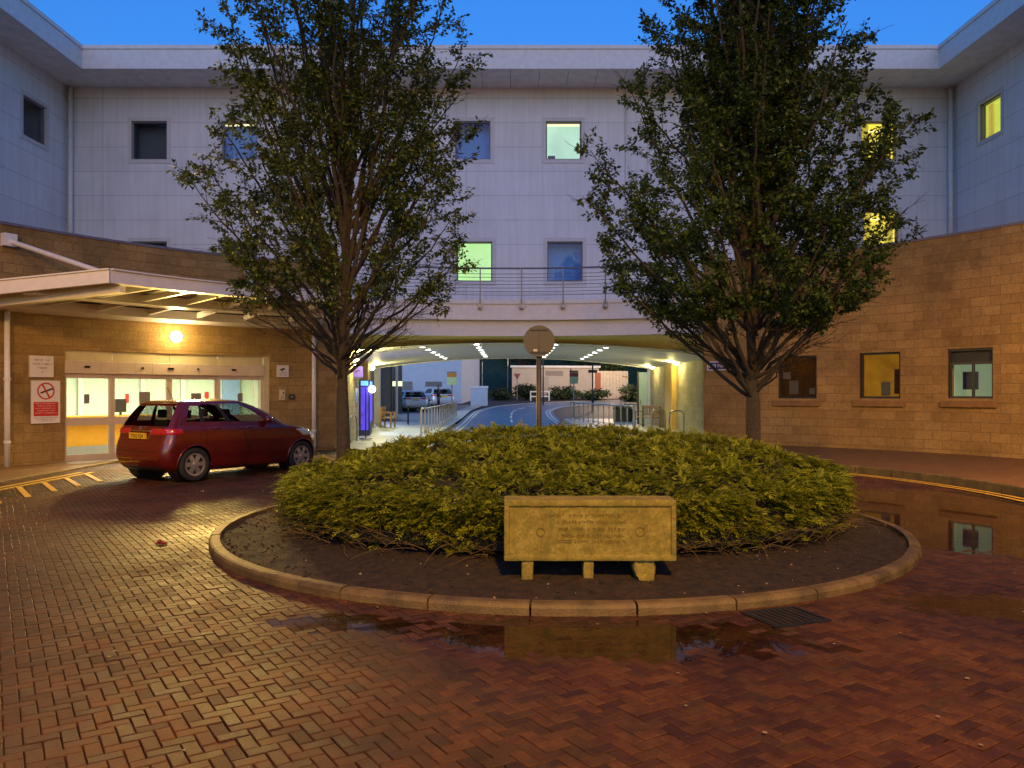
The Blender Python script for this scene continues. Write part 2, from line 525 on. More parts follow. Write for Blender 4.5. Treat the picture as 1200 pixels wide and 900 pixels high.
# ---- brick paving: every block modelled, herringbone at 33 degrees
ISL = (0.53, 9.66); RI = 3.92
DIPS = ((.62, 5.25, 1.05, .42, .013), (6.1, 10.4, 2.1, 2.2, .022), (-1.3, 5.6, .5, .2, .009), (3.6, 6.1, .6, .35, .008))
def make_paving():
    ang = rad(33); ca, sa = math.cos(ang), math.sin(ang)
    W = .075
    I, J = np.meshgrid(np.arange(-420, 421), np.arange(-420, 421), indexing='ij')
    I = I.ravel(); J = J.ravel(); k = (I - J) % 4
    hor = k == 0; ver = k == 3
    cx = np.concatenate([I[hor] + 1.0, I[ver] + .5]) * W
    cy = np.concatenate([J[hor] + .5, J[ver] + 1.0]) * W
    hx = np.concatenate([np.full(hor.sum(), .0726), np.full(ver.sum(), .0351)])
    hy = np.concatenate([np.full(hor.sum(), .0351), np.full(ver.sum(), .0726)])
    px = cx * ca - cy * sa; py = cx * sa + cy * ca + 10
    r = np.hypot(px - CX, py - CY); ri = np.hypot(px - ISL[0], py - ISL[1])
    th = np.degrees(np.arctan2(px - CX, py - CY))
    keep = (r < 12.72) & (ri > RI - .08) & (py > .8) & (np.abs(px) < .78 * py + 2.2)
    keep &= ~((th > 18) & (th < 120) & (r > 7.95))
    keep &= ~((np.abs(px) < 6.6) & (py > 21.3))
    keep &= px > -9.5
    cx, cy, hx, hy, px, py = (a[keep] for a in (cx, cy, hx, hy, px, py))
    n = len(cx)
    z = np.array([g(a, b) for a, b in zip(px, py)]) + NP.normal(0, .0012, n)
    und = np.array([noise.noise((a * .8, b * .8, 0)) for a, b in zip(px, py)]) * .004
    for (qx, qy, ax, ay, dp) in DIPS: und -= dp * np.exp(-(((px - qx) / ax) ** 2 + ((py - qy) / ay) ** 2))
    z += und
    tx, ty = NP.normal(0, .003, n), NP.normal(0, .003, n)
    ch = .0042
    sx = np.array([-1, 1, 1, -1]); sy = np.array([-1, -1, 1, 1])
    V = np.zeros((n, 12, 3))
    for lvl, (ins, dz) in enumerate(((ch, 0), (0, -ch * .9), (0, -.045))):
        lx = cx[:, None] + sx * (hx[:, None] - ins); ly = cy[:, None] + sy * (hy[:, None] - ins)
        V[:, lvl * 4:lvl * 4 + 4, 0] = lx * ca - ly * sa
        V[:, lvl * 4:lvl * 4 + 4, 1] = lx * sa + ly * ca + 10
        V[:, lvl * 4:lvl * 4 + 4, 2] = z[:, None] + dz + sx * hx[:, None] * tx[:, None] + sy * hy[:, None] * ty[:, None]
    q = [(0, 1, 2, 3)] + [(4 + i, 4 + (i + 1) % 4, (i + 1) % 4, i) for i in range(4)] + [(8 + i, 8 + (i + 1) % 4, 4 + (i + 1) % 4, 4 + i) for i in range(4)]
    Q = (np.arange(n) * 12)[:, None, None] + np.array(q)[None]
    at = np.repeat(NP.random(n), 9)
    return struct(np_mesh('brick_paving', V.reshape(-1, 3), Q.reshape(-1, 4), M['paver'], attr=at))
make_paving()

# ---- road through the passage
road_c = smooth_path([(.05, 20.6), (.05, 30), (.02, 40), (-.05, 50), (.3, 57), (2.2, 63), (7, 66.8), (14, 68.5), (45, 70)])
struct(strip_sheet('road', offset_path(road_c, -2.75), offset_path(road_c, 2.75), M['asphalt'], .0))
for d in (-2.5, -2.28, 2.28, 2.5):
    struct(strip_sheet('road_line', offset_path(road_c, d - .05), offset_path(road_c, d + .05), M['line_pale'], .006, 1))
def dash(path_a, i0, i1):
    p = path_a[i0:i1]
    return struct(strip_sheet('centre_line_dash', offset_path(p, -.06), offset_path(p, .06), M['line_pale'], .006, 1))
for i in range(13, 34, 3):
    dash(road_c, i, i + 3)
# car park beside the road, lit footways
struct(strip_sheet('car_park', [(-16, 38.2), (-16, 46), (-16, 55), (-16, 64)], [(-3.7, 38.2), (-3.7, 46), (-3.7, 55), (-3.2, 64)], M['asphalt'], .0))
struct(strip_sheet('verge_path', [(-3.7, 38.2), (-3.7, 46), (-3.7, 55), (-3.1, 62)], [(-2.85, 38.2), (-2.85, 46), (-2.85, 55), (-2.2, 62)], M['slabs'], .06))

thR0, thL1 = th_at(825), th_at(405)
PR = arc(thR0, RW); PL = arc(thL1, RW)

def footway(name, inner, outer, m, h):
    """raised footway with a kerb along its inner edge"""
    mb = MB()
    for i in range(len(inner) - 1):
        a, b, c, d = inner[i], inner[i + 1], outer[i + 1], outer[i]
        z = lambda p: g(*p) + h
        mb.face([(a[0], a[1], z(a)), (b[0], b[1], z(b)), (c[0], c[1], z(c)), (d[0], d[1], z(d))])
        mb.face([(a[0], a[1], -.1 + g(*a)), (b[0], b[1], -.1 + g(*b)), (b[0], b[1], z(b)), (a[0], a[1], z(a))])
    me = mb.build(name, m)
    return struct(me)
inn = [(2.85, 44), (2.85, 38), (2.85, 30), (2.85, 25), (2.95, 22.5), (3.35, 21), (4.2, 19.75)]
out = [(6.5, 44), (6.5, 38), (6.5, 30), (6.5, 25), (5.75, 23.9), (6.5, 23.0), (7.3, 22.4)]
ri_, ro_ = [], []
for t in range(36, 111, 4):
    p, q = arc(t, 8.0), arc(t, 12.9)
    ri_.append((p.x, p.y)); ro_.append((q.x, q.y))
footway('passage_footway', inn[:5], out[:5], M['slabs'], .12)
footway('forecourt_footway', inn[4:] + ri_, out[4:] + ro_, M['footway'], .13)
inl = [(-2.85, 38.2), (-2.85, 30), (-2.85, 25), (-3.0, 22.6), (-3.6, 21.3)]
outl = [(-6.9, 38.2), (-5.9, 30), (-5.2, 25), (PL.x - .1, PL.y + .15), (-5.2, 23.4)]
footway('passage_footway', inl, outl, M['slabs'], .06)
# kerb stones of the forecourt footway
mb = MB()
for k, t in enumerate(np.arange(36, 111, 6.0)):
    mb.arcbox(t + .06, t + 5.94, 7.86, 8.02, -.1, .14, 3)
struct(mb.build('kerb', M['kerb'], bevel=.012))
# yellow double lines on the carriageway beside it
for r_ in (7.45, 7.62):
    mb = MB(); mb.arcbox(48, 110, r_, r_ + .06, .008, .014, 30); struct(mb.build('yellow_line', M['line_yellow']))
# threshold strip and yellow markings by the entrance
mb = MB(); prism(mb, [(-9.57, 5.0), (-9.57, 20.35)] + [(arc(t, 12.85).x, arc(t, 12.85).y) for t in range(-50, -125, -5)], -.12, -.05); struct(mb.build('entrance_path', M['footway']))
mb = MB(); mb.box(-9.58, -9.47, 5, 20.3, -.14, -.04); struct(mb.build('edging', M['kerb'], bevel=.008))
for x_ in (-9.05, -8.82):
    mb = MB(); mb.box(x_, x_ + .08, 6, 16.8, -.078, -.064); struct(mb.build('yellow_line', M['line_yellow']))
for i in range(9):
    a, b = Vector((-8.7, 16.4 - i * .75, 0)), Vector((-7.75, 15.1 - i * .75, 0))
    mb = MB()
    d = (b - a).normalized(); w = Vector((-d.y, d.x, 0)) * .045
    z = Vector((0, 0, -.064))
    q = [a - w + z, a + w + z, b + w + z, b - w + z]
    mb.hexa([p - Vector((0, 0, .012)) for p in q] + q)
    struct(mb.build('yellow_hatch_line', M['line_yellow']))

# ---- island: kerb ring and soil
mb = MB()
NK = 32
def isl(t, r, z): return Vector((ISL[0] + r * math.sin(t), ISL[1] + r * math.cos(t), z))
for k in range(NK):
    a0 = 2 * PI * (k + .52) / NK + .0022; a1 = 2 * PI * (k + 1.52) / NK - .0022
    jz, jr = RND.uniform(-.004, .004), RND.uniform(-.006, .006)
    for j in range(4):
        a = a0 + (a1 - a0) * j / 4; b = a0 + (a1 - a0) * (j + 1) / 4
        prof = [(RI - .11, -.06), (RI, -.06), (RI, .05), (RI - .012, .074), (RI - .032, .083), (RI - .11, .085)]
        P0 = [isl(a, r + jr, z + jz) for r, z in prof]; P1 = [isl(b, r + jr, z + jz) for r, z in prof]
        for i in range(len(prof) - 1):
            mb.face([P0[i], P1[i], P1[i + 1], P0[i + 1]])
        mb.face([P0[5], P1[5], P1[0], P0[0]])
        if j == 0: mb.face(P0)
        if j == 3: mb.face(list(reversed(P1)))
struct(mb.build('island_kerb', M['kerb']))

def soil_z(x, y):
    r = math.hypot(x - ISL[0], y - ISL[1])
    return .045 + .09 * sstep((3.75 - r) / 1.5) + .026 * noise.noise((x * 3, y * 3, 1)) + .012 * noise.noise((x * 11, y * 11, 2)) + .006 * noise.noise((x * 31, y * 31, 5))
V, Q = [], []
nr, na = 44, 300
for i in range(nr + 1):
    r = (RI - .06) * (1 - (i / nr) ** 1.4 * .8)
    for j in range(na):
        p = isl(2 * PI * j / na, r, 0); V.append((p.x, p.y, soil_z(p.x, p.y)))
for i in range(nr):
    for j in range(na):
        Q.append((i * na + j, i * na + (j + 1) % na, (i + 1) * na + (j + 1) % na, (i + 1) * na + j))
struct(np_mesh('soil', V, Q, M['soil'], smooth=True))
# small stones scattered in the soil
V, Q = [], []
for i in range(170):
    t = RND.uniform(-2.3, 2.3) + PI; r = RND.uniform(2.5, RI - .2)
    p = isl(t, r, 0); s = RND.choice((.004, .006, .008, .012, .016)); z = soil_z(p.x, p.y) + s * .25
    b = len(V)
    for d in ((1, 0, 0), (0, 1, 0), (-1, 0, 0), (0, -1, 0), (0, 0, .8), (0, 0, -.8)):
        k = RND.uniform(.6, 1.2)
        V.append((p.x + d[0] * s * k, p.y + d[1] * s * k, z + d[2] * s * k))
    for a, c in ((0, 1), (1, 2), (2, 3), (3, 0)):
        Q.append((b + a, b + c, b + 4)); Q.append((b + c, b + a, b + 5))
M['pebble'] = pm('pebble', (.2, .15, .09), .7, var=.4, scale=9)
o = np_mesh('gravel', V, Q, M['pebble']); o['kind'] = 'stuff'
V, Q = [], []
for i in range(2600):
    t = RND.uniform(-2.2, 2.2) + PI; r = RI - .14 - 1.2 * RND.random() ** 1.3
    p = isl(t, r, 0); s = RND.uniform(.006, .022); z = soil_z(p.x, p.y)
    b = len(V)
    for d in ((1, 0, 0), (0, 1, 0), (-1, 0, 0), (0, -1, 0), (0, 0, .7), (0, 0, -.7)):
        k = RND.uniform(.5, 1.3); V.append((p.x + d[0] * s * k, p.y + d[1] * s * k, z + d[2] * s * k))
    for a, c in ((0, 1), (1, 2), (2, 3), (3, 0)):
        Q.append((b + a, b + c, b + 4)); Q.append((b + c, b + a, b + 5))
o = np_mesh('soil_crumbs', V, Q, M['soil']); o['kind'] = 'stuff'

# ---- puddles: thin films of rain water with ragged edges
def puddle(cx, cy, rx, ry, rot, z, seed, n=120, amp=.22):
    mb = MB(); pts = []
    for i in range(n):
        t = 2 * PI * i / n
        k = 1 + amp * noise.noise((math.cos(t) * 1.6 + seed, math.sin(t) * 1.6, 0)) + .09 * noise.noise((math.cos(t) * 6, math.sin(t) * 6, seed))
        x, y = rx * k * math.cos(t), ry * k * math.sin(t)
        pts.append((cx + x * math.cos(rot) - y * math.sin(rot), cy + x * math.sin(rot) + y * math.cos(rot), z))
    def ok(p):
        d = math.hypot(p[0] - ISL[0], p[1] - ISL[1])
        if d < RI + .004:
            f = (RI + .004) / d
            return (ISL[0] + (p[0] - ISL[0]) * f, ISL[1] + (p[1] - ISL[1]) * f, z)
        dd = math.hypot(p[0] - CX, p[1] - CY)
        if p[0] > 0 and dd > 7.85:
            f = 7.85 / dd
            return (CX + (p[0] - CX) * f, CY + (p[1] - CY) * f, z)
        return p
    mb.face([ok(p) for p in pts])
    return struct(mb.build('puddle', M['water']))
puddle(6.1, 10.4, 3.0, 3.2, rad(25), -.0045, 3.1)
puddle(.6, 5.25, 1.7, .62, rad(2), -.0045, 7.7)
puddle(-1.3, 5.6, .6, .25, 0, -.0045, 1.3)
puddle(3.6, 6.1, .8, .5, 0, -.0045, 5.3)

# ================================================================== MAIN WHITE BUILDING
YF = 28.0
hosp = thing('hospital_building', 'white panelled three storey building with flat overhanging roof above the drive-through passage', 'building', (0, 28, 0))
FRF = (Vector((0, YF, 0)), Vector((1, 0, 0)), Vector((0, -1, 0)))
FRL = (Vector((-15.5, 0, 0)), Vector((0, 1, 0)), Vector((1, 0, 0)))
FRR = (Vector((15.4, 0, 0)), Vector((0, 1, 0)), Vector((-1, 0, 0)))

def wall_cells(mb, fr, u0, u1, z0, z1, holes, d0=-.25, d1=0):
    us = sorted(set([u0, u1] + [h[i] for h in holes for i in (0, 1)]))
    zs = sorted(set([z0, z1] + [h[i] for h in holes for i in (2, 3)]))
    for i in range(len(us) - 1):
        for j in range(len(zs) - 1):
            a, b = (us[i] + us[i + 1]) / 2, (zs[j] + zs[j + 1]) / 2
            if any(h[0] < a < h[1] and h[2] < b < h[3] for h in holes): continue
            mb.fb(fr, us[i], us[i + 1], zs[j], zs[j + 1], d0, d1)

M['lit_green'] = emit('lit_room_green', (.62, .95, .42), .85, .22, 1.2)
M['lit_pale'] = emit('lit_room_pale', (.62, .9, .72), .75, .25, 1.5)
M['lit_yellow'] = emit('lit_room_yellow', (1, .82, .1), .95, .3, 1.6)
M['lit_lime'] = emit('lit_curtain', (.72, .78, .12), .8, .35, 2.0)
M['curtain'] = emit('backlit_curtain', (1, .78, .12), .55, .4, 4)
M['tube_light'] = emit('lit_tube', (1, .85, .45), 1.6)
M['blind_dark'] = pm('closed_blind', (.09, .11, .15), .6, var=.1)
M['blind_blue'] = pm('blue_blind', (.1, .33, .85), .6, var=.1)  # sky reflected in the panes, put into the colour behind the glass

def window(fr, uc, w, z0, z1, inner, extra=None, label=None):
    u0, u1 = uc - w / 2, uc + w / 2
    mb = MB(); mb.ring(fr, u0 - .13, u1 + .13, z0 - .13, z1 + .13, .13, -.1, .025)
    win = mb.build('window', M['frame_pale'], hosp)
    if label: win['label'] = label
    mb = MB(); mb.ring(fr, u0, u1, z0, z1, .045, -.2, -.06); mb.build('sash', M['frame_grey'], win)
    mb = MB(); mb.fb(fr, u0 + .04, u1 - .04, z0 + .04, z1 - .04, -.14, -.13); mb.build('pane', M['glass'], win)
    mb = MB(); mb.fb(fr, u0 - .05, u1 + .05, z0 - .05, z1 + .05, -.62, -.6)
    mb.fb(fr, u0 - .05, u0 - .02, z0 - .05, z1 + .05, -.6, -.25); mb.fb(fr, u1 + .02, u1 + .05, z0 - .05, z1 + .05, -.6, -.25)
    mb.fb(fr, u0 - .05, u1 + .05, z1 + .02, z1 + .05, -.6, -.25); mb.fb(fr, u0 - .05, u1 + .05, z0 - .05, z0 - .02, -.6, -.25)
    mb.build('blind', inner, win)
    if inner.name in ('lit_room_yellow', 'lit_curtain') and extra is None:
        for s_, k in ((u0 + .05, 1), (u1 - .05, -1)):      # drawn back curtain at each side
            mb = MB(); n_ = 14; wd = w * RND.uniform(.2, .32)
            pts = [(s_ + k * wd * i / n_, -.3 + .035 * math.sin(i * 1.9 + u0)) for i in range(n_ + 1)]
            o_, ud, nn_ = fr
            Q_ = lambda a, d, z: (o_.x + ud.x * a + nn_.x * d, o_.y + ud.y * a + nn_.y * d, z)
            for i in range(n_):
                (a, d), (b, e) = pts[i], pts[i + 1]
                mb.face([Q_(a, d, z0 + .03), Q_(b, e, z0 + .03), Q_(b, e, z1 - .02), Q_(a, d, z1 - .02)])
            mb.build('curtain', M['curtain'], win)
        mb = MB(); mb.fb(fr, u0 + w * .35, u0 + w * .7, z1 - .2, z1 - .16, -.56, -.5); mb.build('ceiling_strip', M['tube_light'], win)
    if extra == 'tube':
        mb = MB(); mb.fb(fr, u0 + .05, u1 - .05, z1 - .1, z1 - .045, -.24, -.2); mb.build('ceiling_strip', M['tube_light'], win)
        mb = MB(); mb.fb(fr, u0 + .08, u0 + .34, z0 + .06, z0 + .22, -.4, -.3); mb.build('monitor', M['sign_blue'], win)
    if extra == 'tubeonly':
        mb = MB(); mb.fb(fr, u0 + .05, u1 - .05, z1 - .1, z1 - .045, -.24, -.2); mb.build('ceiling_strip', M['tube_light'], win)
    return win

U = lambda px: (px - 600) / F * YF
Z = lambda py, y=YF: EYE + (HOR - py) / F * y
WU, ZU, ZL = 1.24, (Z(187), Z(142)), (Z(330), Z(283))
fac = [(175, ZU, 'blind_dark', None), (281, ZU, 'blind_blue', 'tubeonly'), (554, ZU, 'blind_blue', None), (660.5, ZU, 'lit_pale', 'tube'),
       (927, ZU, 'lit_pale', 'tubeonly'), (1030, ZU, 'lit_yellow', None),
       (175, ZL, 'blind_dark', None), (281, ZL, 'blind_dark', None), (556, ZL, 'lit_green', None), (662, ZL, 'blind_blue', None),
       (1032, (Z(292), Z(247)), 'lit_yellow', None)]
holes = [(U(px) - WU / 2 - .06, U(px) + WU / 2 + .06, zz[0] - .06, zz[1] + .06) for px, zz, *_ in fac]
mb = MB(); wall_cells(mb, FRF, -15.5, 15.4, 3.5, 12.24, holes)
mb.fb(FRF, -15.5, -7, 0, 3.5, -.25, 0); mb.fb(FRF, 7, 15.4, 0, 3.5, -.25, 0)
hl = [(25.35, 26.75, 9.72, 11.12)]
wall_cells(mb, FRL, -2, 28, 0, 12.24, hl, -.25, 0)
hr = [(25.2, 26.5, 9.8, 11.12)]
wall_cells(mb, FRR, -2, 28, 0, 12.24, hr, -.25, 0)
mb.fb(FRF, -15.5, 15.4, 3.3, 12.9, -9.2, -9.0); mb.fb(FRF, -15.5, -7.2, 0, 3.3, -9.2, -9.0); mb.fb(FRF, 6.8, 15.4, 0, 3.3, -9.2, -9.0)
mb.build('wall', M['clad'], hosp)
for px, zz, mm, ex in fac:
    window(FRF, U(px), WU, zz[0], zz[1], M[mm], ex)
window(FRL, 26.05, 1.28, 9.78, 11.06, M['blind_dark'])
window(FRR, 25.85, 1.2, 9.85, 11.07, M['lit_lime'])
# roof edge
mb = MB()
mb.box(-14.1, 14.0, 26.3, 26.42, 12.22, 12.95); mb.box(-14.22, -14.1, -2, 26.42, 12.22, 12.95); mb.box(14.0, 14.12, -2, 26.42, 12.22, 12.95)
mb.box(-14.06, 13.96, 26.26, 26.3, 12.86, 12.985); mb.box(-14.1, -14.06, -2, 26.3, 12.86, 12.985); mb.box(13.96, 14.0, -2, 26.3, 12.86, 12.985)
mb.build('roof_fascia', M['white'], hosp)
mb = MB()
for i in range(32):
    x = -15.5 + i * 30.9 / 32
    mb.box(x + .008, x + 30.9 / 32 - .008, 26.42, 28.0, 12.235, 12.26)
for i in range(29):
    y = -2 + i * 28.42 / 29
    mb.box(-15.5, -14.22, y + .008, y + 28.42 / 29 - .008, 12.235, 12.26); mb.box(14.12, 15.4, y + .008, y + 28.42 / 29 - .008, 12.235, 12.26)
mb.build('soffit', M['soffit'], hosp)
mb = MB(); mb.box(-24, -14.2, -2, 37.2, 12.3, 12.8); mb.box(14.1, 24, -2, 37.2, 12.3, 12.8); mb.box(-14.2, 14.1, 26.4, 37.2, 12.3, 12.8)
mb.build('roof', M['coping'], hosp)
for x, y in ((-15.32, 27.84), (15.22, 27.84), (3.98, 27.93)):
    mb = MB(); mb.tube([(x, y, 4.5), (x, y, 12.2)], .075 if abs(x) > 5 else .035, 10)
    for z in (5.5, 8, 10.5): mb.lathe([(.09 if abs(x) > 5 else .045, z - .03), (.09 if abs(x) > 5 else .045, z + .03)], 10, Matrix.Translation((x, y, 0)))
    mb.build('downpipe', M['white_gloss'], hosp, smooth=True)
# balcony slab, lower fascia, soffit band and vaulted passage ceiling
tb0, tb1 = thL1 - 1.5, thR0 + .6
front = [arc(tb0 + (tb1 - tb0) * i / 30, RW) for i in range(31)]
mb = MB(); prism(mb, [(p.x, p.y) for p in front] + [(7.0, 28.1), (-7.0, 28.1)], 3.84, 4.42)
mb.arcbox(tb0, tb1, RW - .05, RW - .0, 4.33, 4.45, 30)
mb.arcbox(tb0, tb1, RW - .03, RW, 3.84, 3.93, 30)
mb.build('balcony_slab', M['white'], hosp)
mb = MB(); mb.arcbox(tb0, tb1, RW + .18, RW + .35, 3.36, 3.84, 30); mb.build('lower_fascia', M['ceiling'], hosp)
zc = lambda x: 3.19 - .40 * (x / 5.8) ** 2
mb = MB(); mb.arcbox(tb0 - 2, tb1 + 2, RW + .35, RW + .85, 3.38, 3.42, 30)
for i in range(40):
    a, b = tb0 - 3 + (tb1 - tb0 + 6) * i / 40, tb0 - 3 + (tb1 - tb0 + 6) * (i + 1) / 40
    p, q = arc(a, RW + 1.5), arc(b, RW + 1.5); p0, q0 = arc(a, RW + .36), arc(b, RW + .36)
    mb.face([(p.x, p.y, zc(p.x) - .02), (q.x, q.y, zc(q.x) - .02), (q0.x, q0.y, 3.385), (p0.x, p0.y, 3.385)])
mb.build('ceiling_band', M['yellow_white'], hosp)
V, Q = [], []
nx, ny = 40, 14
for j in range(ny + 1):
    for i in range(nx + 1):
        x = -7.2 + 14.0 * i / nx
        y0 = CY + math.sqrt((RW + .82) ** 2 - x * x)
        V.append((x, y0 + (36.8 - y0) * j / ny, zc(x)))
for j in range(ny):
    for i in range(nx):
        p = j * (nx + 1) + i; Q.append((p, p + 1, p + nx + 2, p + nx + 1))
np_mesh('ceiling', V, Q, M['ceiling'], hosp, smooth=True)
mb = MB()
for i in range(28):
    a, b = -7.2 + .5 * i, -6.7 + .5 * i
    mb.hexa([Vector(q) for q in ((a, 36.8, zc(a) - .03), (b, 36.8, zc(b) - .03), (b, 37, zc(b) - .03), (a, 37, zc(a) - .03), (a, 36.8, 4), (b, 36.8, 4), (b, 37, 4), (a, 37, 4))])
mb.build('ceiling_edge', M['white'], hosp)

# ================================================================== STONE BLOCKS
right = thing('stone_block', 'curved buff stone single storey wing with three square windows, behind the dense tree', 'building', arc(50, RW))
left = thing('stone_block', 'curved buff stone single storey wing holding the glazed entrance doors behind the red car', 'building', arc(-50, RW))

def arc_wall(mb, t0, t1, z0, z1, holes, r0=RW, r1=RW + .32):
    ts = sorted(set([t0, t1] + [h[i] for h in holes for i in (0, 1)]))
    zs = sorted(set([z0, z1] + [h[i] for h in holes for i in (2, 3)]))
    for i in range(len(ts) - 1):
        for j in range(len(zs) - 1):
            a, b = (ts[i] + ts[i + 1]) / 2, (zs[j] + zs[j + 1]) / 2
            if any(h[0] < a < h[1] and h[2] < b < h[3] for h in holes): continue
            mb.arcbox(ts[i], ts[i + 1], r0, r1, zs[j], zs[j + 1])

rw = []
for px0, px1, p_top, p_bot in ((912, 957, 417, 467), (1007, 1055, 413, 467), (1110, 1163.5, 408, 467)):
    a, b = th_at(px0), th_at(px1)
    m_ = arc((a + b) / 2, RW)
    rw.append((a, b, EYE - 7 / F * m_.y, EYE + (HOR - p_top) / F * m_.y))
WALLH = 5.35
mb = MB(); arc_wall(mb, thR0, 112, 0, WALLH, rw)
prism(mb, [(6.4, 24.05), (6.7, 24.05), (6.7, 37.1), (6.4, 37.1)], 0, 3.6)
prism(mb, [(PR.x + .12, PR.y + .02), (6.7, 23.4), (6.7, 24.05), (PR.x + .12, 24.05)], 0, WALLH)
mb.build('wall', M['stone'], right)
mb = MB(); mb.arcbox(thR0 - .2, 112, RW - .03, RW + .36, WALLH, WALLH + .06, 40); mb.build('coping', M['coping'], right)
mb = MB(); mb.arcbox(thR0, 112, RW + .3, RW + 1.9, 4.95, 5.1, 30); mb.build('roof', M['coping'], right)
# windows of the right block
M['lit_office'] = emit('lit_office', (.55, .66, .42), .34, .3, 1.3)
M['lit_orange'] = emit('lit_orange_blind', (.9, .4, .025), .7, .55, 2.6)  # reflection of the orange lit stone, put in as a glowing colour
def stone_window(k, a, b, z0, z1):
    pa, pb = arc(a, RW + .1), arc(b, RW + .1)
    fr = fr_between(pa, pb); L = (pb - pa).length
    mb = MB(); mb.ring(fr, -.02, L + .02, z0 - .02, z1 + .02, .075, -.02, .045)
    if k == 2:
        mb.fb(fr, L * .52, L * .57, z0 + .05, z1 - .36, -.01, .04); mb.fb(fr, .05, L - .05, z1 - .38, z1 - .32, -.01, .04)
    w = mb.build('window', M['frame_dark'], right)
    mb = MB(); mb.fb(fr, .04, L - .04, z0 + .04, z1 - .04, .0, .01); mb.build('pane', M['glass_dark'] if k < 2 else M['glass'], w)
    mb = MB(); mb.fb(fr, -.14, L + .1, z0 - .21, z0 - .055, -.12, .17); mb.build('sill', M['sill'], w, bevel=.015)
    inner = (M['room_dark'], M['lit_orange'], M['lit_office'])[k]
    mb = MB(); mb.fb(fr, -.2, L + .2, z0 - .1, z1 + .1, -.9, -.88); mb.fb(fr, -.2, -.18, z0 - .1, z1 + .1, -.88, -.24); mb.fb(fr, L + .18, L + .2, z0 - .1, z1 + .1, -.88, -.24)
    mb.fb(fr, -.2, L + .2, z1 + .06, z1 + .1, -.88, -.24); mb.fb(fr, -.2, L + .2, z0 - .14, z0 - .1, -.88, -.24)
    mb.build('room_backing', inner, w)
    h = z1 - z0
    notes = {0: ((.1, .3, .46, .62), (.26, .5, .1, .42), (.78, .93, .1, .24)), 1: ((.5, .72, .06, .36),), 2: ()}[k]
    for u0, u1, v0, v1 in notes:
        mb = MB(); mb.fb(fr, u0 * L, u1 * L, z0 + v0 * h, z0 + v1 * h, -.012, -.006); mb.build('notice', M['sign_white'], w)
    if k == 1:
        mb = MB(); mb.fb(fr, .68 * L, .99 * L, z0 + .1 * h, z0 + .64 * h, -.4, -.35); mb.build('monitor', M['sign_blue'], w)
    if k == 2:
        mb = MB(); mb.fb(fr, .17 * L, .5 * L, z0 + .18 * h, z0 + .54 * h, -.3, -.26); mb.build('monitor', M['sign_blue'], w)
        mb = MB(); mb.fb(fr, .03, L - .03, z1 - .34, z1 - .04, -.1, -.05); mb.build('roller_blind', M['room_dark'], w)
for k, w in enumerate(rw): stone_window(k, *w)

# left block
d0, d1 = th_at(76), th_at(315.5)
DZ = 2.62
mb = MB(); arc_wall(mb, -112, thL1, -.12, WALLH - .0, [(d0, d1, -.12, DZ)])
PLi = arc(thL1, RW + .32)
LW = [(PL.x, PL.y + .02), (-6.72, 38.9)]
prism(mb, [(PLi.x, PLi.y), (PL.x + .02, PL.y + .04), (-6.72, 38.9), (-7.0, 38.9)], 0, 3.6)
mb.build('wall', M['stone'], left)
mb = MB(); mb.arcbox(-112, thL1 + .2, RW - .03, RW + .36, WALLH, WALLH + .06, 50); mb.build('coping', M['coping'], left)
mb = MB(); mb.arcbox(-112, thL1, RW + .3, RW + 1.9, 4.95, 5.1, 30); mb.build('roof', M['coping'], left)
for px in (5.5, 367):
    p = arc(th_at(px), RW - .09)
    mb = MB(); mb.tube([(p.x, p.y, -.06 + g(p.x, p.y)), (p.x, p.y, 3.5)], .06, 12)
    for z in (.5, 1.9): mb.lathe([(.075, z - .03), (.075, z + .03)], 12, Matrix.Translation((p.x, p.y, 0)))
    mb.build('downpipe', M['white_gloss'], left, smooth=True)

# sliding entrance doors: four leaves, transom panels and header
RD = RW + .1
ivory = pm('ivory_panel', (.58, .5, .3), .5, var=.06)
leaf_px = [76, 133, 200, 256, 309]
mb = MB()
for i in range(4):
    a, b = arc(th_at(leaf_px[i]), RD), arc(th_at(leaf_px[i + 1]), RD)
    fr = fr_between(a, b); L = (b - a).length
    mb.fb(fr, .012, L - .012, 2.4, 2.58, -.03, .03); mb.fb(fr, .0, L, 2.585, 2.62, -.04, .05); mb.fb(fr, 0, L, 2.365, 2.398, -.04, .05)
a, b = arc(th_at(309.5), RD), arc(d1, RD); fr = fr_between(a, b); mb.fb(fr, 0, (b - a).length, -.08, 2.62, -.06, .08)
a, b = arc(d0 - .1, RD), arc(th_at(78), RD); fr = fr_between(a, b); mb.fb(fr, 0, (b - a).length, -.08, 2.62, -.06, .05)
surround = mb.build('transom', ivory, left)
mb = MB(); mb.arcbox(d0, th_at(309.5), RD - .1, RD + .06, 2.06, 2.365, 12)
header = mb.build('door_header', M['door_frame'], left, bevel=.008)
mb = MB()
for px, w in ((102, .13), (274, .12), (200, .16), (167, .05), (232, .05)):
    a, b = th_at(px) - w / RD * 28, th_at(px) + w / RD * 28
    mb = MB(); mb.arcbox(a, b, RD - .13, RD - .1, 2.2, 2.25, 2); mb.build('sensor', M['black'], header)
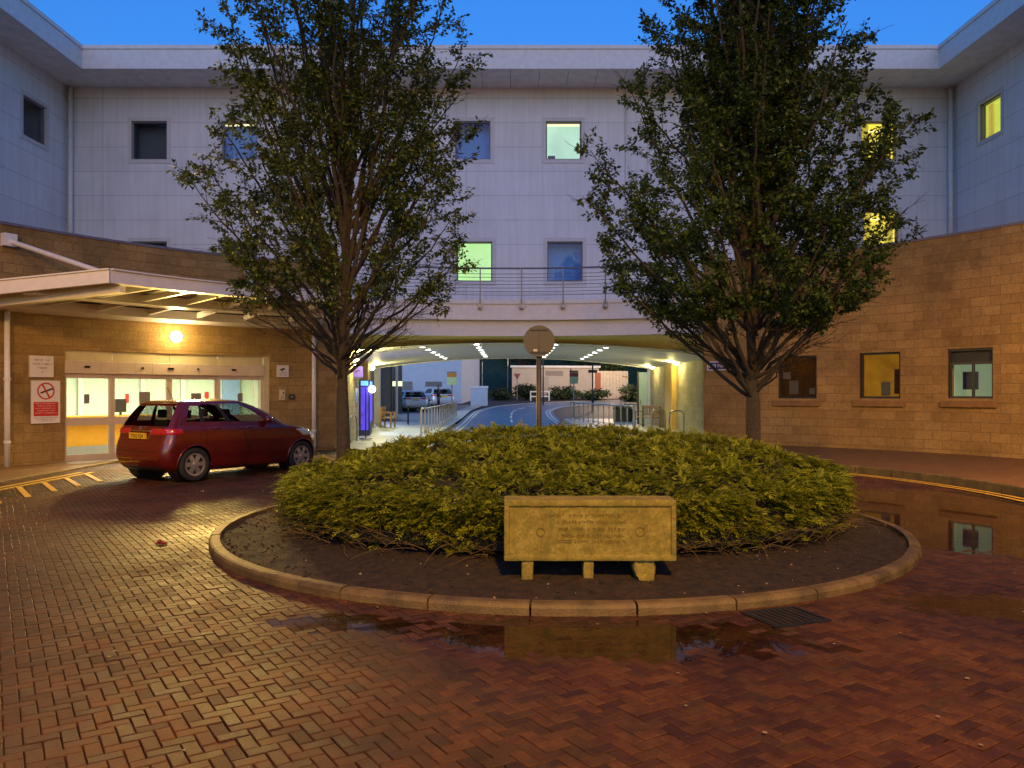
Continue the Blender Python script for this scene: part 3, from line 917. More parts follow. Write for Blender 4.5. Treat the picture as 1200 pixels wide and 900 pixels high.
for i in range(4):
    a, b = arc(th_at(leaf_px[i]), RD + (.02 if i in (1, 2) else 0)), arc(th_at(leaf_px[i + 1]), RD + (.02 if i in (1, 2) else 0))
    fr = fr_between(a, b); L = (b - a).length
    mb = MB(); w = .075
    mb.fb(fr, 0, w, -.05, 2.06, -.03, .03); mb.fb(fr, L - w, L, -.05, 2.06, -.03, .03)
    mb.fb(fr, w, L - w, 1.95, 2.06, -.03, .03); mb.fb(fr, w, L - w, .8, .99, -.03, .03); mb.fb(fr, w, L - w, -.05, .1, -.03, .03)
    dr = mb.build('door', M['door_frame'], left)
    mb = MB(); mb.fb(fr, w, L - w, .99, 1.95, -.006, .006); mb.fb(fr, w, L - w, .1, .8, -.006, .006); mb.build('pane', M['glass'], dr)
    if i == 1:
        mb = MB(); mb.fb(fr, L * .47, L * .66, 1.28, 1.62, .008, .012); mb.build('notice', M['sign_grey'], dr)
    if i == 2:
        mb = MB(); mb.fb(fr, L * .45, L * .66, 1.36, 1.58, .008, .012); mb.build('notice', M['sign_grey'], dr)
    if i == 0:
        mb = MB(); mb.fb(fr, L * .42, L * .53, 1.33, 1.56, .008, .012); mb.build('notice', M['sign_grey'], dr)
    if i == 3:
        mb = MB(); mb.fb(fr, L * .44, L * .55, 1.36, 1.58, .008, .012); mb.build('notice', M['sign_grey'], dr)

# reception room behind the glass
M['room_wall'] = pm('room_wall_pale_green', (.62, .74, .62), .7, var=.03)
M['room_floor'] = pm('room_floor_vinyl', (.75, .6, .28), .35, var=.05)
M['desk'] = pm('desk_orange_laminate', (.78, .38, .04), .45, var=.06)
M['desk_band'] = pm('desk_grey_band', (.3, .31, .36), .5, var=.05)
rt0, rt1 = d0 - 6, d1 + 3
mb = MB(); mb.arcbox(rt0, rt1, RW + .34, RW + 4.3, 2.64, 2.7, 20); mb.arcbox(rt0, rt1, RW + 4.1, RW + 4.2, -.06, 2.66, 20)
mb.arcbox(rt0 - .4, rt0, RW + .34, RW + 4.2, -.06, 2.66, 1); mb.arcbox(rt1, rt1 + .4, RW + .34, RW + 4.2, -.06, 2.66, 1)
room = mb.build('reception_room', M['room_wall'], left)
mb = MB(); mb.arcbox(rt0, rt1, RW, RW + 4.2, -.09, -.055, 20); mb.build('room_floor', M['room_floor'], room)
td0, td1 = th_at(70), th_at(232)
mb = MB(); mb.arcbox(td0, td1, RW + 2.2, RW + 2.6, .12, .92, 14)
desk = mb.build('reception_desk', M['desk'], room)
mb = MB(); mb.arcbox(td0, td1, RW + 2.17, RW + 2.2, -.05, .16, 14); mb.build('plinth', M['desk_band'], room)
mb = MB(); mb.arcbox(td0, td1, RW + 2.1, RW + 2.7, .92, .97, 14); mb.build('desk_top', M['desk'], room)
mb = MB()
for px in (95, 168, 215, 300):
    mb = MB(); t = th_at(px, RW + 4); mb.arcbox(t - .25, t + .25, RW + 4.0, RW + 4.1, -.05, 2.15, 1); mb.build('doorway_trim', M['white'], room)
mb = MB()
for px, w, z0, z1 in ((150, .16, 1.3, 1.56), (243, .2, 1.42, 1.62)):
    mb = MB(); t = th_at(px, RW + 4); mb.arcbox(t - w, t + w, RW + 4.05, RW + 4.09, z0, z1, 1); mb.build('wall_notice', M['sign_red'], room)
mb = MB(); t = th_at(141, RW + 2.4); mb.arcbox(t - .55, t + .55, RW + 2.35, RW + 2.42, 1.05, 1.42, 1); mb.arcbox(t - .1, t + .1, RW + 2.36, RW + 2.41, .97, 1.05, 1); mb.build('monitor', M['black'], room)
t = th_at(296, RW + 1.5)
mb = MB(); mb.arcbox(t - 1.0, t + .8, RW + 3.9, RW + 4.05, -.05, 2.3, 1); mb.build('blue_door', pm('blue_door', (.2, .32, .6), .5, var=.05), room)
M['panel_lamp'] = emit('ceiling_panel_lamp', (1, .95, .75), 4.5)
for t in (d0 + 2, d0 + 8, d0 + 14, d0 + 20):
    mb = MB(); mb.arcbox(t - 1, t + 1, RW + 1.6, RW + 2.2, 2.615, 2.64, 2); mb.build('ceiling_panel', M['panel_lamp'], room)

# ---- passage wall finishes
FPL = fr_between(LW[0], LW[1]); FPL = (FPL[0], FPL[1], Vector((FPL[1].y, -FPL[1].x, 0)))
FPR = (Vector((6.4, 24.05, 0)), Vector((0, 1, 0)), Vector((-1, 0, 0)))
mb = MB(); mb.fb(FPR, 7.0, 8.4, .1, 3.3, 0, .22); mb.build('pilaster', pm('orange_render', (.5, .3, .08), .7, var=.1), right)
mb = MB(); mb.fb(FPR, .2, 7.0, .1, 3.3, 0, .03); mb.fb(FPR, 8.4, 12.9, .1, 3.3, 0, .03); mb.build('lining', M['stone_pass'], right)
mb = MB(); mb.fb(FPL, .1, 14.6, .05, 3.3, 0, .03); mb.build('lining', M['stone_pass'], left)
mb = MB(); mb.fb(FPL, 7.5, 8.4, .05, 3.3, .03, .2); mb.build('pilaster', pm('ochre_render', (.45, .3, .1), .7, var=.1), left)
# ================================================================== ENTRANCE CANOPY
can = thing('entrance_canopy', 'white curved steel canopy projecting over the glazed entrance doors', 'canopy', arc(-50, 11.2))
t_o, t_i, t_e = -60.9, -69.5, th_at(372)
ZO, ZI = 3.9, 3.5
def cz(r): return ZI + (ZO - ZI) * (RW - r) / (RW - 9.6)
def ct(r): return t_o + (t_i - t_o) * (r - 9.6) / (RW - 9.6)
def can_arc(mb, r0, r1, dz0, dz1, n=26):
    a0, a1 = ct(r0), ct(r1)
    for i in range(n):
        q = []
        for dz in (dz0, dz1):
            for (aa, r) in ((a0, r0), (a0, r0), (a1, r1), (a1, r1)):
                pass
        f0, f1 = i / n, (i + 1) / n
        A = lambda r, f, dz: arc(ct(r) + (t_e - ct(r)) * f, r, cz(r) + dz)
        mb.hexa([A(r0, f0, dz0), A(r0, f1, dz0), A(r1, f1, dz0), A(r1, f0, dz0), A(r0, f0, dz1), A(r0, f1, dz1), A(r1, f1, dz1), A(r1, f0, dz1)])
mb = MB(); can_arc(mb, 9.55, 9.68, -.02, .24); can_arc(mb, 9.5, 9.72, .24, .27)
mb.build('fascia', M['white_gloss'], can)
mb = MB(); can_arc(mb, 10.95, 11.2, -.06, .16); mb.build('ring_beam', M['white_gloss'], can)
mb = MB(); can_arc(mb, 12.25, RW - .01, -.08, .14); mb.build('wall_beam', M['white_gloss'], can)
def radial(mb, f, w, r0, r1, dz0, dz1):
    A = lambda r, ff, dz: arc(ct(r) + (t_e - ct(r)) * ff, r, cz(r) + dz)
    p0, p1 = A(r0, f, 0), A(r1, f, 0)
    d = (p1 - p0); d.z = 0; d.normalize(); s = Vector((-d.y, d.x, 0)) * w / 2
    zz = lambda v: Vector((0, 0, v))
    mb.hexa([p0 + s + zz(dz0), p0 - s + zz(dz0), p1 - s + zz(dz0), p1 + s + zz(dz0), p0 + s + zz(dz1), p0 - s + zz(dz1), p1 - s + zz(dz1), p1 + s + zz(dz1)])
mb = MB(); radial(mb, .0, .12, 9.56, RW - .02, -.03, .235); radial(mb, 0.0, .2, 9.56, RW - .02, .238, .268); mb.build('end_fascia', M['white_gloss'], can)
mb = MB(); radial(mb, .075, .24, 9.7, RW - .02, -.16, .1); mb.build('rafter', M['white_gloss'], can)
for f in (.2, .34, .48, .62, .76, .9):
    mb = MB(); radial(mb, f, .09, 9.69, 12.24, -.01, .12); mb.build('rafter', M['white_gloss'], can)
mb = MB(); can_arc(mb, 9.69, 12.7, .175, .2, 40); mb.build('roof_sheet', pm('grey_roof_sheet', (.26, .26, .28), .5, var=.15, scale=8), can)
for px, r_, f in ((8, 9.9, .03), (292, 9.9, .62)):
    p = arc(th_at(px), RW - .02, 5.0); q = arc(ct(r_) + (t_e - ct(r_)) * f, r_, cz(r_) + .27)
    mb = MB(); mb.tube([p, q], .055, 10)
    mb.box(-.14, .14, -.14, .14, -.14, .14, Matrix.Translation(p) @ Matrix.Rotation(-rad(th_at(px)), 4, 'Z'))
    mb.build('tie_rod', M['white_gloss'], can)

# ================================================================== LAMPS
M['globe'] = emit('lit_globe', (1, .82, .45), 30)
M['lamp_white'] = emit('lit_downlight', (.95, 1, .9), 14)
M['lamp_yellow'] = emit('lit_bulkhead', (1, .9, .45), 18)
def light(name, kind, loc, energy, col, size=.1, rot=None, spot=None, parent=None):
    l = bpy.data.lights.new(name, kind); l.energy = energy; l.color = col
    if kind == 'AREA': l.shape = 'DISK'; l.size = size
    elif kind != 'SUN': l.shadow_soft_size = size
    if kind == 'SPOT': l.spot_size = rad(spot or 120); l.spot_blend = .8
    o = bpy.data.objects.new(name, l); COL.objects.link(o); o.location = loc
    if rot: o.rotation_euler = rot
    return o

pw = arc(th_at(203), RW); pg = arc(th_at(203), RW - .2)
pw.z = pg.z = EYE + 65 / F * pw.y
lamp = thing('globe_lamp', 'glowing round globe lamp on the stone above the entrance doors', 'wall lamp', pw)
mb = MB(); mb.lathe([(.145 * math.sin(PI * k / 14), -.145 * math.cos(PI * k / 14)) for k in range(15)], 24, Matrix.Translation(pg)); mb.build('globe', M['globe'], lamp, smooth=True)
rot = Matrix.Rotation(-rad(th_at(203)), 4, 'Z')
mb = MB(); mb.lathe([(0, 0), (.1, 0), (.1, .05), (.05, .06), (.05, .1)], 20, Matrix.Translation(pw) @ rot @ Matrix.Rotation(PI / 2, 4, 'X')); mb.build('backplate', M['white_gloss'], lamp)
pl = arc(th_at(203), RW - .45); pl.z = pg.z
light('globe_glow', 'POINT', pl, 75, (1, .68, .26), .16)
qd = arc(th_at(203), RW - 1.3, 2.75)
qs = light('globe_glow', 'SPOT', qd, 2800, (1, .64, .16), .2, None, 160)  # added spot with no fitting, throws the globe's light over the forecourt
qs.rotation_euler = (Vector((-3.5, 11.5, -2.2)) - qd).to_track_quat('-Z', 'Y').to_euler()

# ceiling downlights
ordn = ['first from the balcony', 'second from the balcony', 'third from the balcony', 'fourth from the balcony', 'fifth from the balcony', 'sixth from the balcony']
rows = [(-2.9, 'near the kiosk'), (-1.15, 'over the road, kiosk side'), (1.4, 'over the road, hoop side'), (3.05, 'near the bike hoops')]
proto = None
for rx, rn in rows:
    for k in range(6):
        y = 26.0 + k * 1.75
        loc = (rx, y, zc(rx) - .012)
        lab = 'round white downlight, %s, in the row %s' % (ordn[k], rn)
        if proto is None:
            proto = thing('ceiling_light', lab, 'ceiling light', (0, 0, 0), 0, 'downlights in the passage ceiling')
            mb = MB(); mb.lathe([(0, -.016), (.088, -.016), (.09, 0), (0, 0)], 18); mb.build('lens', M['lamp_white'], proto, local=True)
            mb = MB(); mb.lathe([(.106, 0), (.106, -.018), (.15, -.014), (.155, .004)], 18); mb.build('bezel', M['white_gloss'], proto, local=True)
            o = proto
        else:
            o = copy_tree(proto); o['label'] = lab
        o.location = loc
        if k % 2 == 0:
            light('downlight_glow', 'SPOT', (rx, y, zc(rx) - .05), 230, (.85, 1, .78), .12, (0, 0, 0), 150)

def wall_lamp(fr, u, z, label, up=150):
    o, ud, n = fr
    p = o + ud * u; p.z = z
    t = thing('bulkhead_lamp', label, 'wall lamp', p, 0, 'bulkhead lamps on the passage walls')
    c = p + n * .2
    mb = MB(); mb.lathe([(.12 * math.sin(PI * k / 10), -.12 * math.cos(PI * k / 10)) for k in range(11)], 16, Matrix.Translation(c)); mb.build('globe', M['lamp_yellow'], t, smooth=True)
    mb = MB(); mb.fb(fr, u - .07, u + .07, z - .07, z + .07, .03, .1); mb.build('bracket', M['white_gloss'], t)
    light('bulkhead_glow', 'POINT', p + n * .42, up, (1, .86, .3), .12)
wall_lamp(FPR, 6.2, 2.74, 'glowing bulkhead lamp above the bike hoops, nearer the forecourt', 210)
wall_lamp(FPR, 11.4, 2.76, 'glowing bulkhead lamp above the pale door at the far passage end', 200)
wall_lamp(FPL, 1.7, 2.55, 'glowing bulkhead lamp beside the hanging purple sign', 150)
wall_lamp(FPL, 10.3, 2.66, 'glowing bulkhead lamp over the wooden bench by the kiosk', 200)

# ================================================================== SIGNS ON THE STONE
def strokes(mb, fr, u0, u1, z, h, d, seed, M_=None):
    """an unreadable line of small print, letter by letter"""
    r = random.Random(seed); u = u0
    while u < u1:
        w = h * r.uniform(.35, .75)
        if r.random() < .14: u += h * .6; continue
        k = r.randint(0, 3); s = h * .16
        if k != 2: mb.fb(fr, u, u + s, z, z + h, d, d + .003)
        if k in (0, 2): mb.fb(fr, u + s, min(u + w, u1), z + h * .42, z + h * .58, d, d + .003)
        if k in (1, 2): mb.fb(fr, u + s, min(u + w, u1), z + h * .84, z + h, d, d + .003)
        if k in (1, 3): mb.fb(fr, u + w - s, u + w, z, z + h * .8, d, d + .003)
        u += w + h * .25

def wall_fr(px0, px1, r=RW):
    a, b = arc(th_at(px0), r), arc(th_at(px1), r)
    return fr_between(a, b), (b - a).length
def zw(py, px): return EYE + (HOR - py) / F * arc(th_at(px), RW).y

fr, L = wall_fr(35, 61.5)
mid = fr[0] + fr[1] * (L / 2)
s = thing('notice_sign', 'square white notice with three lines of small grey print above the no smoking sign', 'sign', (mid.x, mid.y, 1.98))
z0, z1 = zw(442, 48), zw(417, 48)
mb = MB(); mb.fb(fr, 0, L, z0, z1, .02, .05); mb.fb(fr, -.025, 0, z0, z1, .0, .05); mb.build('board', M['sign_white'], s)
mb = MB(); h = z1 - z0
strokes(mb, fr, L * .16, L * .84, z0 + h * .76, h * .085, .05, 1); strokes(mb, fr, L * .08, L * .92, z0 + h * .57, h * .085, .05, 2)
strokes(mb, fr, L * .27, L * .7, z0 + h * .39, h * .085, .05, 3); strokes(mb, fr, L * .45, L * .53, z0 + h * .2, h * .08, .05, 4)
mb.build('lettering', M['sign_grey'], s)

fr, L = wall_fr(35.5, 69.5)
s = thing('no_smoking_sign', 'tall white sign with red no smoking circle and red text panel', 'sign', fr[0] + fr[1] * (L / 2) + Vector((0, 0, .95)))
z0, z1 = zw(496, 52), zw(446, 52); h = z1 - z0
mb = MB(); mb.fb(fr, 0, L, z0, z1, .015, .04); mb.build('board', M['sign_white'], s)
mb = MB(); mb.fb(fr, L * .08, L * .93, z0 + h * .17, z0 + h * .5, .04, .043); mb.build('text_panel', M['sign_red'], s)
FM = frame_M(fr, L * .5, z0 + h * .755, .04)
mb = MB(); R_ = L * .3
mb.lathe([(R_ - .032, 0), (R_ - .032, .004), (R_, .004), (R_, 0)], 36, FM)
Rr = FM @ Matrix.Rotation(rad(-62), 4, 'Z'); mb.box(-R_ + .02, R_ - .02, -.018, .018, .0015, .006, Rr)
mb.build('prohibition_ring', M['sign_red'], s)
mb = MB(); Rr = FM @ Matrix.Rotation(rad(20), 4, 'Z'); mb.box(-.13, .17, -.02, .02, 0, .003, Rr); mb.build('cigarette', M['black'], s)
mb = MB()
for i in range(5): strokes(mb, fr, L * (.14 + .06 * (i % 2)), L * (.86 - .06 * (i % 2)), z0 + h * (.45 - .055 * i), h * .022, .043, 20 + i)
mb.build('lettering', M['sign_white'], s)
mb = MB()
for i in range(3): strokes(mb, fr, L * (.1 + .08 * i), L * (.9 - .08 * i), z0 + h * (.125 - .04 * i), h * .018, .04, 40 + i)
mb.build('small_print', M['sign_grey'], s)

fr, L = wall_fr(324, 338)
s = thing('cctv_sign', 'small square white sign with a black camera pictogram beside the entrance doors', 'sign', fr[0] + Vector((0, 0, 2.0)))
z0, z1 = zw(442, 331), zw(428, 331); h = z1 - z0
mb = MB(); mb.fb(fr, 0, L, z0, z1, .01, .035); mb.build('board', M['sign_white'], s)
mb = MB(); FM = frame_M(fr, L * .5, z0 + h * .66, .035)
mb.box(-.07, .06, -.025, .025, 0, .003, FM @ Matrix.Rotation(rad(20), 4, 'Z')); mb.fb(fr, L * .42, L * .47, z0 + h * .45, z0 + h * .62, .035, .038)
mb.build('pictogram', M['black'], s)
mb = MB()
for i in range(3): strokes(mb, fr, L * .22, L * .8, z0 + h * (.36 - .12 * i), h * .07, .035, 60 + i)
mb.build('lettering', M['sign_grey'], s)

fr, L = wall_fr(327, 333.8)
s = thing('intercom', 'cream intercom panel on the stone beside the entrance doors', 'intercom', fr[0] + Vector((0, 0, 1.4)))
z0, z1 = zw(469, 330), zw(456.5, 330); h = z1 - z0
mb = MB(); mb.fb(fr, 0, L, z0, z1, .0, .05); mb.build('panel', ivory, s, bevel=.01)
mb = MB(); mb.fb(fr, L * .55, L * .8, z0 + h * .6, z0 + h * .75, .05, .056); mb.build('button', M['black'], s)
mb = MB()
for i in range(4): mb.fb(fr, L * .25, L * .7, z0 + h * (.15 + .08 * i), z0 + h * (.18 + .08 * i), .05, .053)
mb.build('speaker_slot', M['sign_grey'], s)
fr, L = wall_fr(338, 345)
s = thing('card_reader', 'small black box on the stone beside the cream intercom', 'card reader', fr[0] + Vector((0, 0, 1.4)))
z0, z1 = zw(468, 341), zw(462, 341)
mb = MB(); mb.fb(fr, 0, L, z0, z1, 0, .05); mb.build('case', M['black'], s, bevel=.012)
mb = MB(); mb.fb(fr, L * .3, L * .7, z0 + .04, z1 - .04, .05, .054); mb.build('keypad', M['sign_grey'], s)

fr, L = wall_fr(829, 868)
s = thing('direction_sign', 'dark blue sign with white arrow and parking symbol on the stone behind the tree', 'sign', fr[0] + Vector((0, 0, 2.3)))
z0, z1 = zw(434, 845), zw(423.5, 845); h = z1 - z0
mb = MB(); mb.fb(fr, 0, L, z0, z1, .01, .035); mb.build('border', M['sign_white'], s)
mb = MB(); mb.fb(fr, .035, L - .035, z0 + .03, z1 - .03, .035, .04); mb.build('panel', M['sign_blue'], s)
mb = MB(); zc_ = (z0 + z1) / 2
FMa = frame_M(fr, L * .1, zc_, .04)
mb.box(-.02, .09, -.014, .014, 0, .004, FMa)
mb.hexa([FMa @ Vector(q) for q in ((-.08, 0, 0), (0, -.06, 0), (0, .06, 0), (-.08, .002, 0), (-.08, 0, .004), (0, -.06, .004), (0, .06, .004), (-.08, .002, .004))])
mb.fb(fr, L * .18, L * .265, zc_ - .055, zc_ + .055, .04, .044)
v, f = text_geo('Pay station', .125, .002); mb.add(v, f, frame_M(fr, L * .6, zc_, .044))
mb.build('lettering', M['sign_white'], s)
mb = MB(); v, f = text_geo('P', .11, .002); mb.add(v, f, frame_M(fr, L * .2225, zc_, .047)); mb.build('parking_letter', M['sign_blue'], s)

# ================================================================== MEMORIAL STONE
def memorial_mat():
    m, nt, b = _new('lichen_stone')
    big = noise_out(nt, 6, 8, .78); fine = noise_out(nt, 42, 6, .75)
    c = ramp(nt, big, [(.3, (.13, .1, .02)), (.5, (.24, .19, .03)), (.68, (.34, .28, .07))])
    c = mix_rgb(nt, .7, c, ramp(nt, fine, [(.3, (.4, .38, .33)), (.65, (1.05, 1.05, 1.05))]), 'MULTIPLY')
    lich = noise_out(nt, 9, 7, .75)
    c = mix_rgb(nt, ramp(nt, lich, [(.5, (0, 0, 0)), (.6, (.75, .75, .75))]), c, (.12, .115, .014))
    nt.links.new(c, b.inputs['Base Color']); b.inputs['Roughness'].default_value = .9
    bump(nt, b, mathn(nt, 'ADD', fine, mathn(nt, 'MULTIPLY', big, 2)), .6, .008)
    return m
M['memorial'] = memorial_mat()
M['engraved'] = pm('engraved_stone', (.12, .085, .016), .9, var=.3, scale=20)
YM = 6.5
sx0, sx1 = (590.5 - 600) / F * YM, (793 - 600) / F * YM
zb, zt = EYE - (658 - HOR) / F * YM, EYE - (586 - HOR) / F * YM
mem = thing('memorial_stone', 'lichen stained rectangular inscribed stone slab raised on three small blocks in front of the hedge', 'memorial', ((sx0 + sx1) / 2, YM + .12, .12))
frm = (Vector((sx0, YM, 0)), Vector((1, 0, 0)), Vector((0, -1, 0))); LM = sx1 - sx0
def rough_block(mb, x0, x1, y0, y1, z0, z1, amp, n=(24, 5, 10), seed=0):
    """stone block with worn, uneven faces and rounded arrises"""
    import itertools
    def P(x, y, z):
        cx_, cy_, cz_ = (x0 + x1) / 2, (y0 + y1) / 2, (z0 + z1) / 2
        hx, hy, hz = (x1 - x0) / 2, (y1 - y0) / 2, (z1 - z0) / 2
        q = Vector((x - cx_, y - cy_, z - cz_)); r_ = .014
        c = Vector((max(-hx + r_, min(hx - r_, q.x)), max(-hy + r_, min(hy - r_, q.y)), max(-hz + r_, min(hz - r_, q.z))))
        d = q - c
        if d.length > 1e-9: q = c + d.normalized() * r_
        w = noise.noise_vector((x * 9 + seed, y * 9, z * 9)) * amp + noise.noise_vector((x * 30, y * 30 + seed, z * 30)) * amp * .4
        return Vector((cx_, cy_, cz_)) + q + w
    def sheet(f, na, nb):
        b = len(mb.v)
        for j in range(nb + 1):
            for i in range(na + 1): mb.v.append(tuple(P(*f(i / na, j / nb))))
        for j in range(nb):
            for i in range(na):
                p = b + j * (na + 1) + i
                mb.f.append((p, p + 1, p + na + 2, p + na + 1)); mb.uv.append([(0, 0)] * 4)
    X = lambda t: x0 + (x1 - x0) * t; Y = lambda t: y0 + (y1 - y0) * t; Z_ = lambda t: z0 + (z1 - z0) * t
    sheet(lambda a, b: (X(a), y0, Z_(b)), n[0], n[2]); sheet(lambda a, b: (X(1 - a), y1, Z_(b)), n[0], n[2])
    sheet(lambda a, b: (X(a), Y(b), z1), n[0], n[1]); sheet(lambda a, b: (X(a), Y(1 - b), z0), n[0], n[1])
    sheet(lambda a, b: (x1, Y(a), Z_(b)), n[1], n[2]); sheet(lambda a, b: (x0, Y(1 - a), Z_(b)), n[1], n[2])
mb = MB()
rough_block(mb, sx0, sx1, YM + .018, YM + .30, zb, zt, .003, (80, 14, 34))
bw_ = .055
for (a, b, c, d) in ((sx0, sx1, zt - bw_, zt + .001), (sx0, sx1, zb, zb + bw_), (sx0, sx0 + .045, zb + bw_ - .01, zt - bw_ + .01), (sx1 - .045, sx1, zb + bw_ - .01, zt - bw_ + .01)):
    rough_block(mb, a, b, YM, YM + .06, c, d, .0025, (60 if b - a > .5 else 4, 4, 4 if b - a > .5 else 30))
mb.build('slab', M['memorial'], mem, smooth=True)
mb = MB(); hh = zt - zb
yo = -.0155
def mring(cx, cz, r):
    mb.lathe([(r - .007, 0), (r - .007, .003), (r, .003), (r, 0)], 24, frame_M(frm, cx, cz, yo))
mring(LM * .213, zb + hh * .47, .037); mring(LM * .79, zb + hh * .48, .040)
for k, (a, b, zf) in enumerate(((.24, .7, .72), (.31, .7, .61), (.31, .7, .49), (.31, .7, .385), (.41, .7, .29))):
    if k == 2:
        v, f = text_geo('OVER', .034, .0015); mb.add(v, f, frame_M(frm, LM * .345, zb + hh * (zf + .03), yo))
        v, f = text_geo('THE', .034, .0015); mb.add(v, f, frame_M(frm, LM * .437, zb + hh * (zf + .03), yo))
        strokes(mb, frm, LM * .49, LM * .7, zb + hh * zf, .026, yo, 83); continue
    strokes(mb, frm, LM * a, LM * b, zb + hh * zf, .026, yo, 80 + k)
mb.fb(frm, LM * .31, LM * .395, zb + hh * .3, zb + hh * .315, yo, yo + .003); mb.fb(frm, LM * .31, LM * .395, zb + hh * .335, zb + hh * .347, yo, yo + .003)
mb.build('inscription', M['engraved'], mem)
for px, w, rot_ in ((618, .1, 0), (690, .085, 0), (757, .155, .3)):
    x = (px - 600) / F * YM; zs = soil_z(x, YM + .08) - .03
    mb = MB(); rough_block(mb, x - w / 2, x + w / 2, YM + .02, YM + .2, zs, zb + .003, .007 if w < .12 else .035, (8, 8, 8), px)
    mb.build('support_block', M['memorial'], mem, smooth=True)

# ================================================================== ROUND SIGN, GRATE, LITTER
ys_ = 13.15
xs_ = (631.5 - 600) / F * ys_; zs_ = EYE + 60 / F * ys_; rs = 18.3 / F * ys_
s = thing('road_sign', 'back of a round grey road sign on a tall post behind the hedge', 'road sign', (xs_, ys_, .1))
back = pm('sign_back_grey', (.11, .095, .075), .55, .3, var=.12)
mb = MB(); mb.lathe([(0, 0), (rs - .012, 0), (rs, .008), (rs, .022), (0, .022)], 40, Matrix.Translation((xs_, ys_ - .075, zs_)) @ Matrix.Rotation(PI / 2, 4, 'X')); mb.build('disc', back, s)
mb = MB(); mb.tube([(xs_, ys_, .02), (xs_, ys_, zs_ + rs * .2)], .043, 14); mb.build('post', back, s, smooth=True)
mb = MB()
for dz in (-rs * .72, rs * .72): mb.box(xs_ - rs * .55, xs_ + rs * .55, ys_ - .12, ys_ - .098, zs_ + dz - .012, zs_ + dz + .012)
mb.box(xs_ - .004, xs_ + .004, ys_ - .103, ys_ - .097, zs_ - rs * .72, zs_ + rs * .72)
mb.build('clamp', M['frame_dark'], s)
mb = MB(); mb.box(xs_ - rs * .36, xs_ - rs * .12, ys_ - .101, ys_ - .0975, zs_ - rs * .74, zs_ - rs * .52); mb.build('sticker', M['sign_white'], s)

gx, gy = (920 - 600) / 940 * 5.72, 5.72
gt = thing('drain_grate', 'dark slotted iron drain grate set in the paving by the island kerb', 'drain', (gx, gy, 0))
Gm = Matrix.Translation((gx, gy, .004)) @ Matrix.Rotation(rad(20), 4, 'Z')
mb = MB()
for a, b, c, d in ((-.24, .24, -.2, -.17), (-.24, .24, .17, .2), (-.24, -.21, -.17, .17), (.21, .24, -.17, .17)): mb.box(a, b, c, d, -.02, .006, Gm)
mb.build('rim', M['black'], gt)
mb = MB()
for i in range(8): mb.box(-.2 + i * .052, -.175 + i * .052, -.17, .17, -.02, .004, Gm)
mb.box(-.21, .21, -.17, .17, -.03, -.022, Gm)
mb.build('grille', M['frame_dark'], gt)

lx, ly = (186 - 600) / 940 * 8.5, 8.5
mb = MB()
r = random.Random(4)
for i in range(7):
    a = r.uniform(0, 6.28); L_ = r.uniform(.05, .13)
    c = Vector((lx + r.uniform(-.03, .03), ly + r.uniform(-.03, .03), g(lx, ly) + .012))
    d = Vector((math.cos(a), math.sin(a), 0)); n_ = Vector((-d.y, d.x, 0)) * r.uniform(.015, .03)
    mb.tube([c - d * .02, c + d * L_ * .5 + Vector((0, 0, r.uniform(.008, .025))), c + d * L_], [.009, .012, .003], 5)
lit = mb.build('crumpled_ribbon', pm('red_ribbon', (.2, .008, .008), .4, var=.2), None, smooth=True)
tag(lit, 'small crumpled red ribbon lying on the brick paving', 'litter')
# pale leaf fragments and gum spots on the paving (one scatter)
V, Q = [], []
for i in range(60):
    x, y = RND.uniform(-4.5, 4.5), RND.uniform(2.9, 8)
    if math.hypot(x - ISL[0], y - ISL[1]) < RI + .05: continue
    s_ = RND.uniform(.006, .014); b = len(V); n_ = 7; z = g(x, y) + .012
    for k in range(n_):
        V.append((x + s_ * math.cos(2 * PI * k / n_) * RND.uniform(.7, 1.3), y + s_ * math.sin(2 * PI * k / n_) * RND.uniform(.7, 1.3), z + RND.uniform(0, .003)))
    V.append((x, y, z + .004))
    for k in range(n_): Q.append((b + k, b + (k + 1) % n_, b + n_))
o = np_mesh('debris', V, Q, pm('pale_debris', (.2, .15, .08), .6, var=.4, scale=30)); o['kind'] = 'stuff'

# ================================================================== BALCONY RAILING
br = thing('balcony_railing', 'curved metal balustrade of thin horizontal rails along the balcony edge', 'railing', arc(0, RW, 4.2))
RB = RW - .06
def arc_tube(mb, t0, t1, r, z, rr, n=40):
    mb.tube([arc(t0 + (t1 - t0) * i / n, r, z) for i in range(n + 1)], rr, 6)
mb = MB(); arc_tube(mb, tb0, tb1, RB, 5.42, .028); mb.build('top_rail', M['rail'], br, smooth=True)
for i in range(7):
    mb = MB(); arc_tube(mb, tb0, tb1, RB, 4.6 + i * .108, .009); mb.build('rail', M['rail'], br, smooth=True)
for i in range(-4, 5):
    t = math.degrees(math.asin((611.5 - 600 + 49.7 * i) / F * 24.2 / RW))
    p0 = arc(t, RB - .05)
    fr = (arc(t, RB), Vector((math.cos(rad(t)), -math.sin(rad(t)), 0)), Vector((-math.sin(rad(t)), -math.cos(rad(t)), 0)))
    mb = MB(); mb.fb(fr, -.02, .02, 4.2, 5.41, .012, .055); mb.build('post', M['rail'], br)
    mb = MB(); mb.fb(fr, -.07, .07, 4.17, 4.36, -.05, .012); mb.lathe([(.055, 0), (.055, .05), (0, .055)], 10, frame_M(fr, 0, 4.22, .056)); mb.build('fixing', M['steel'], br)

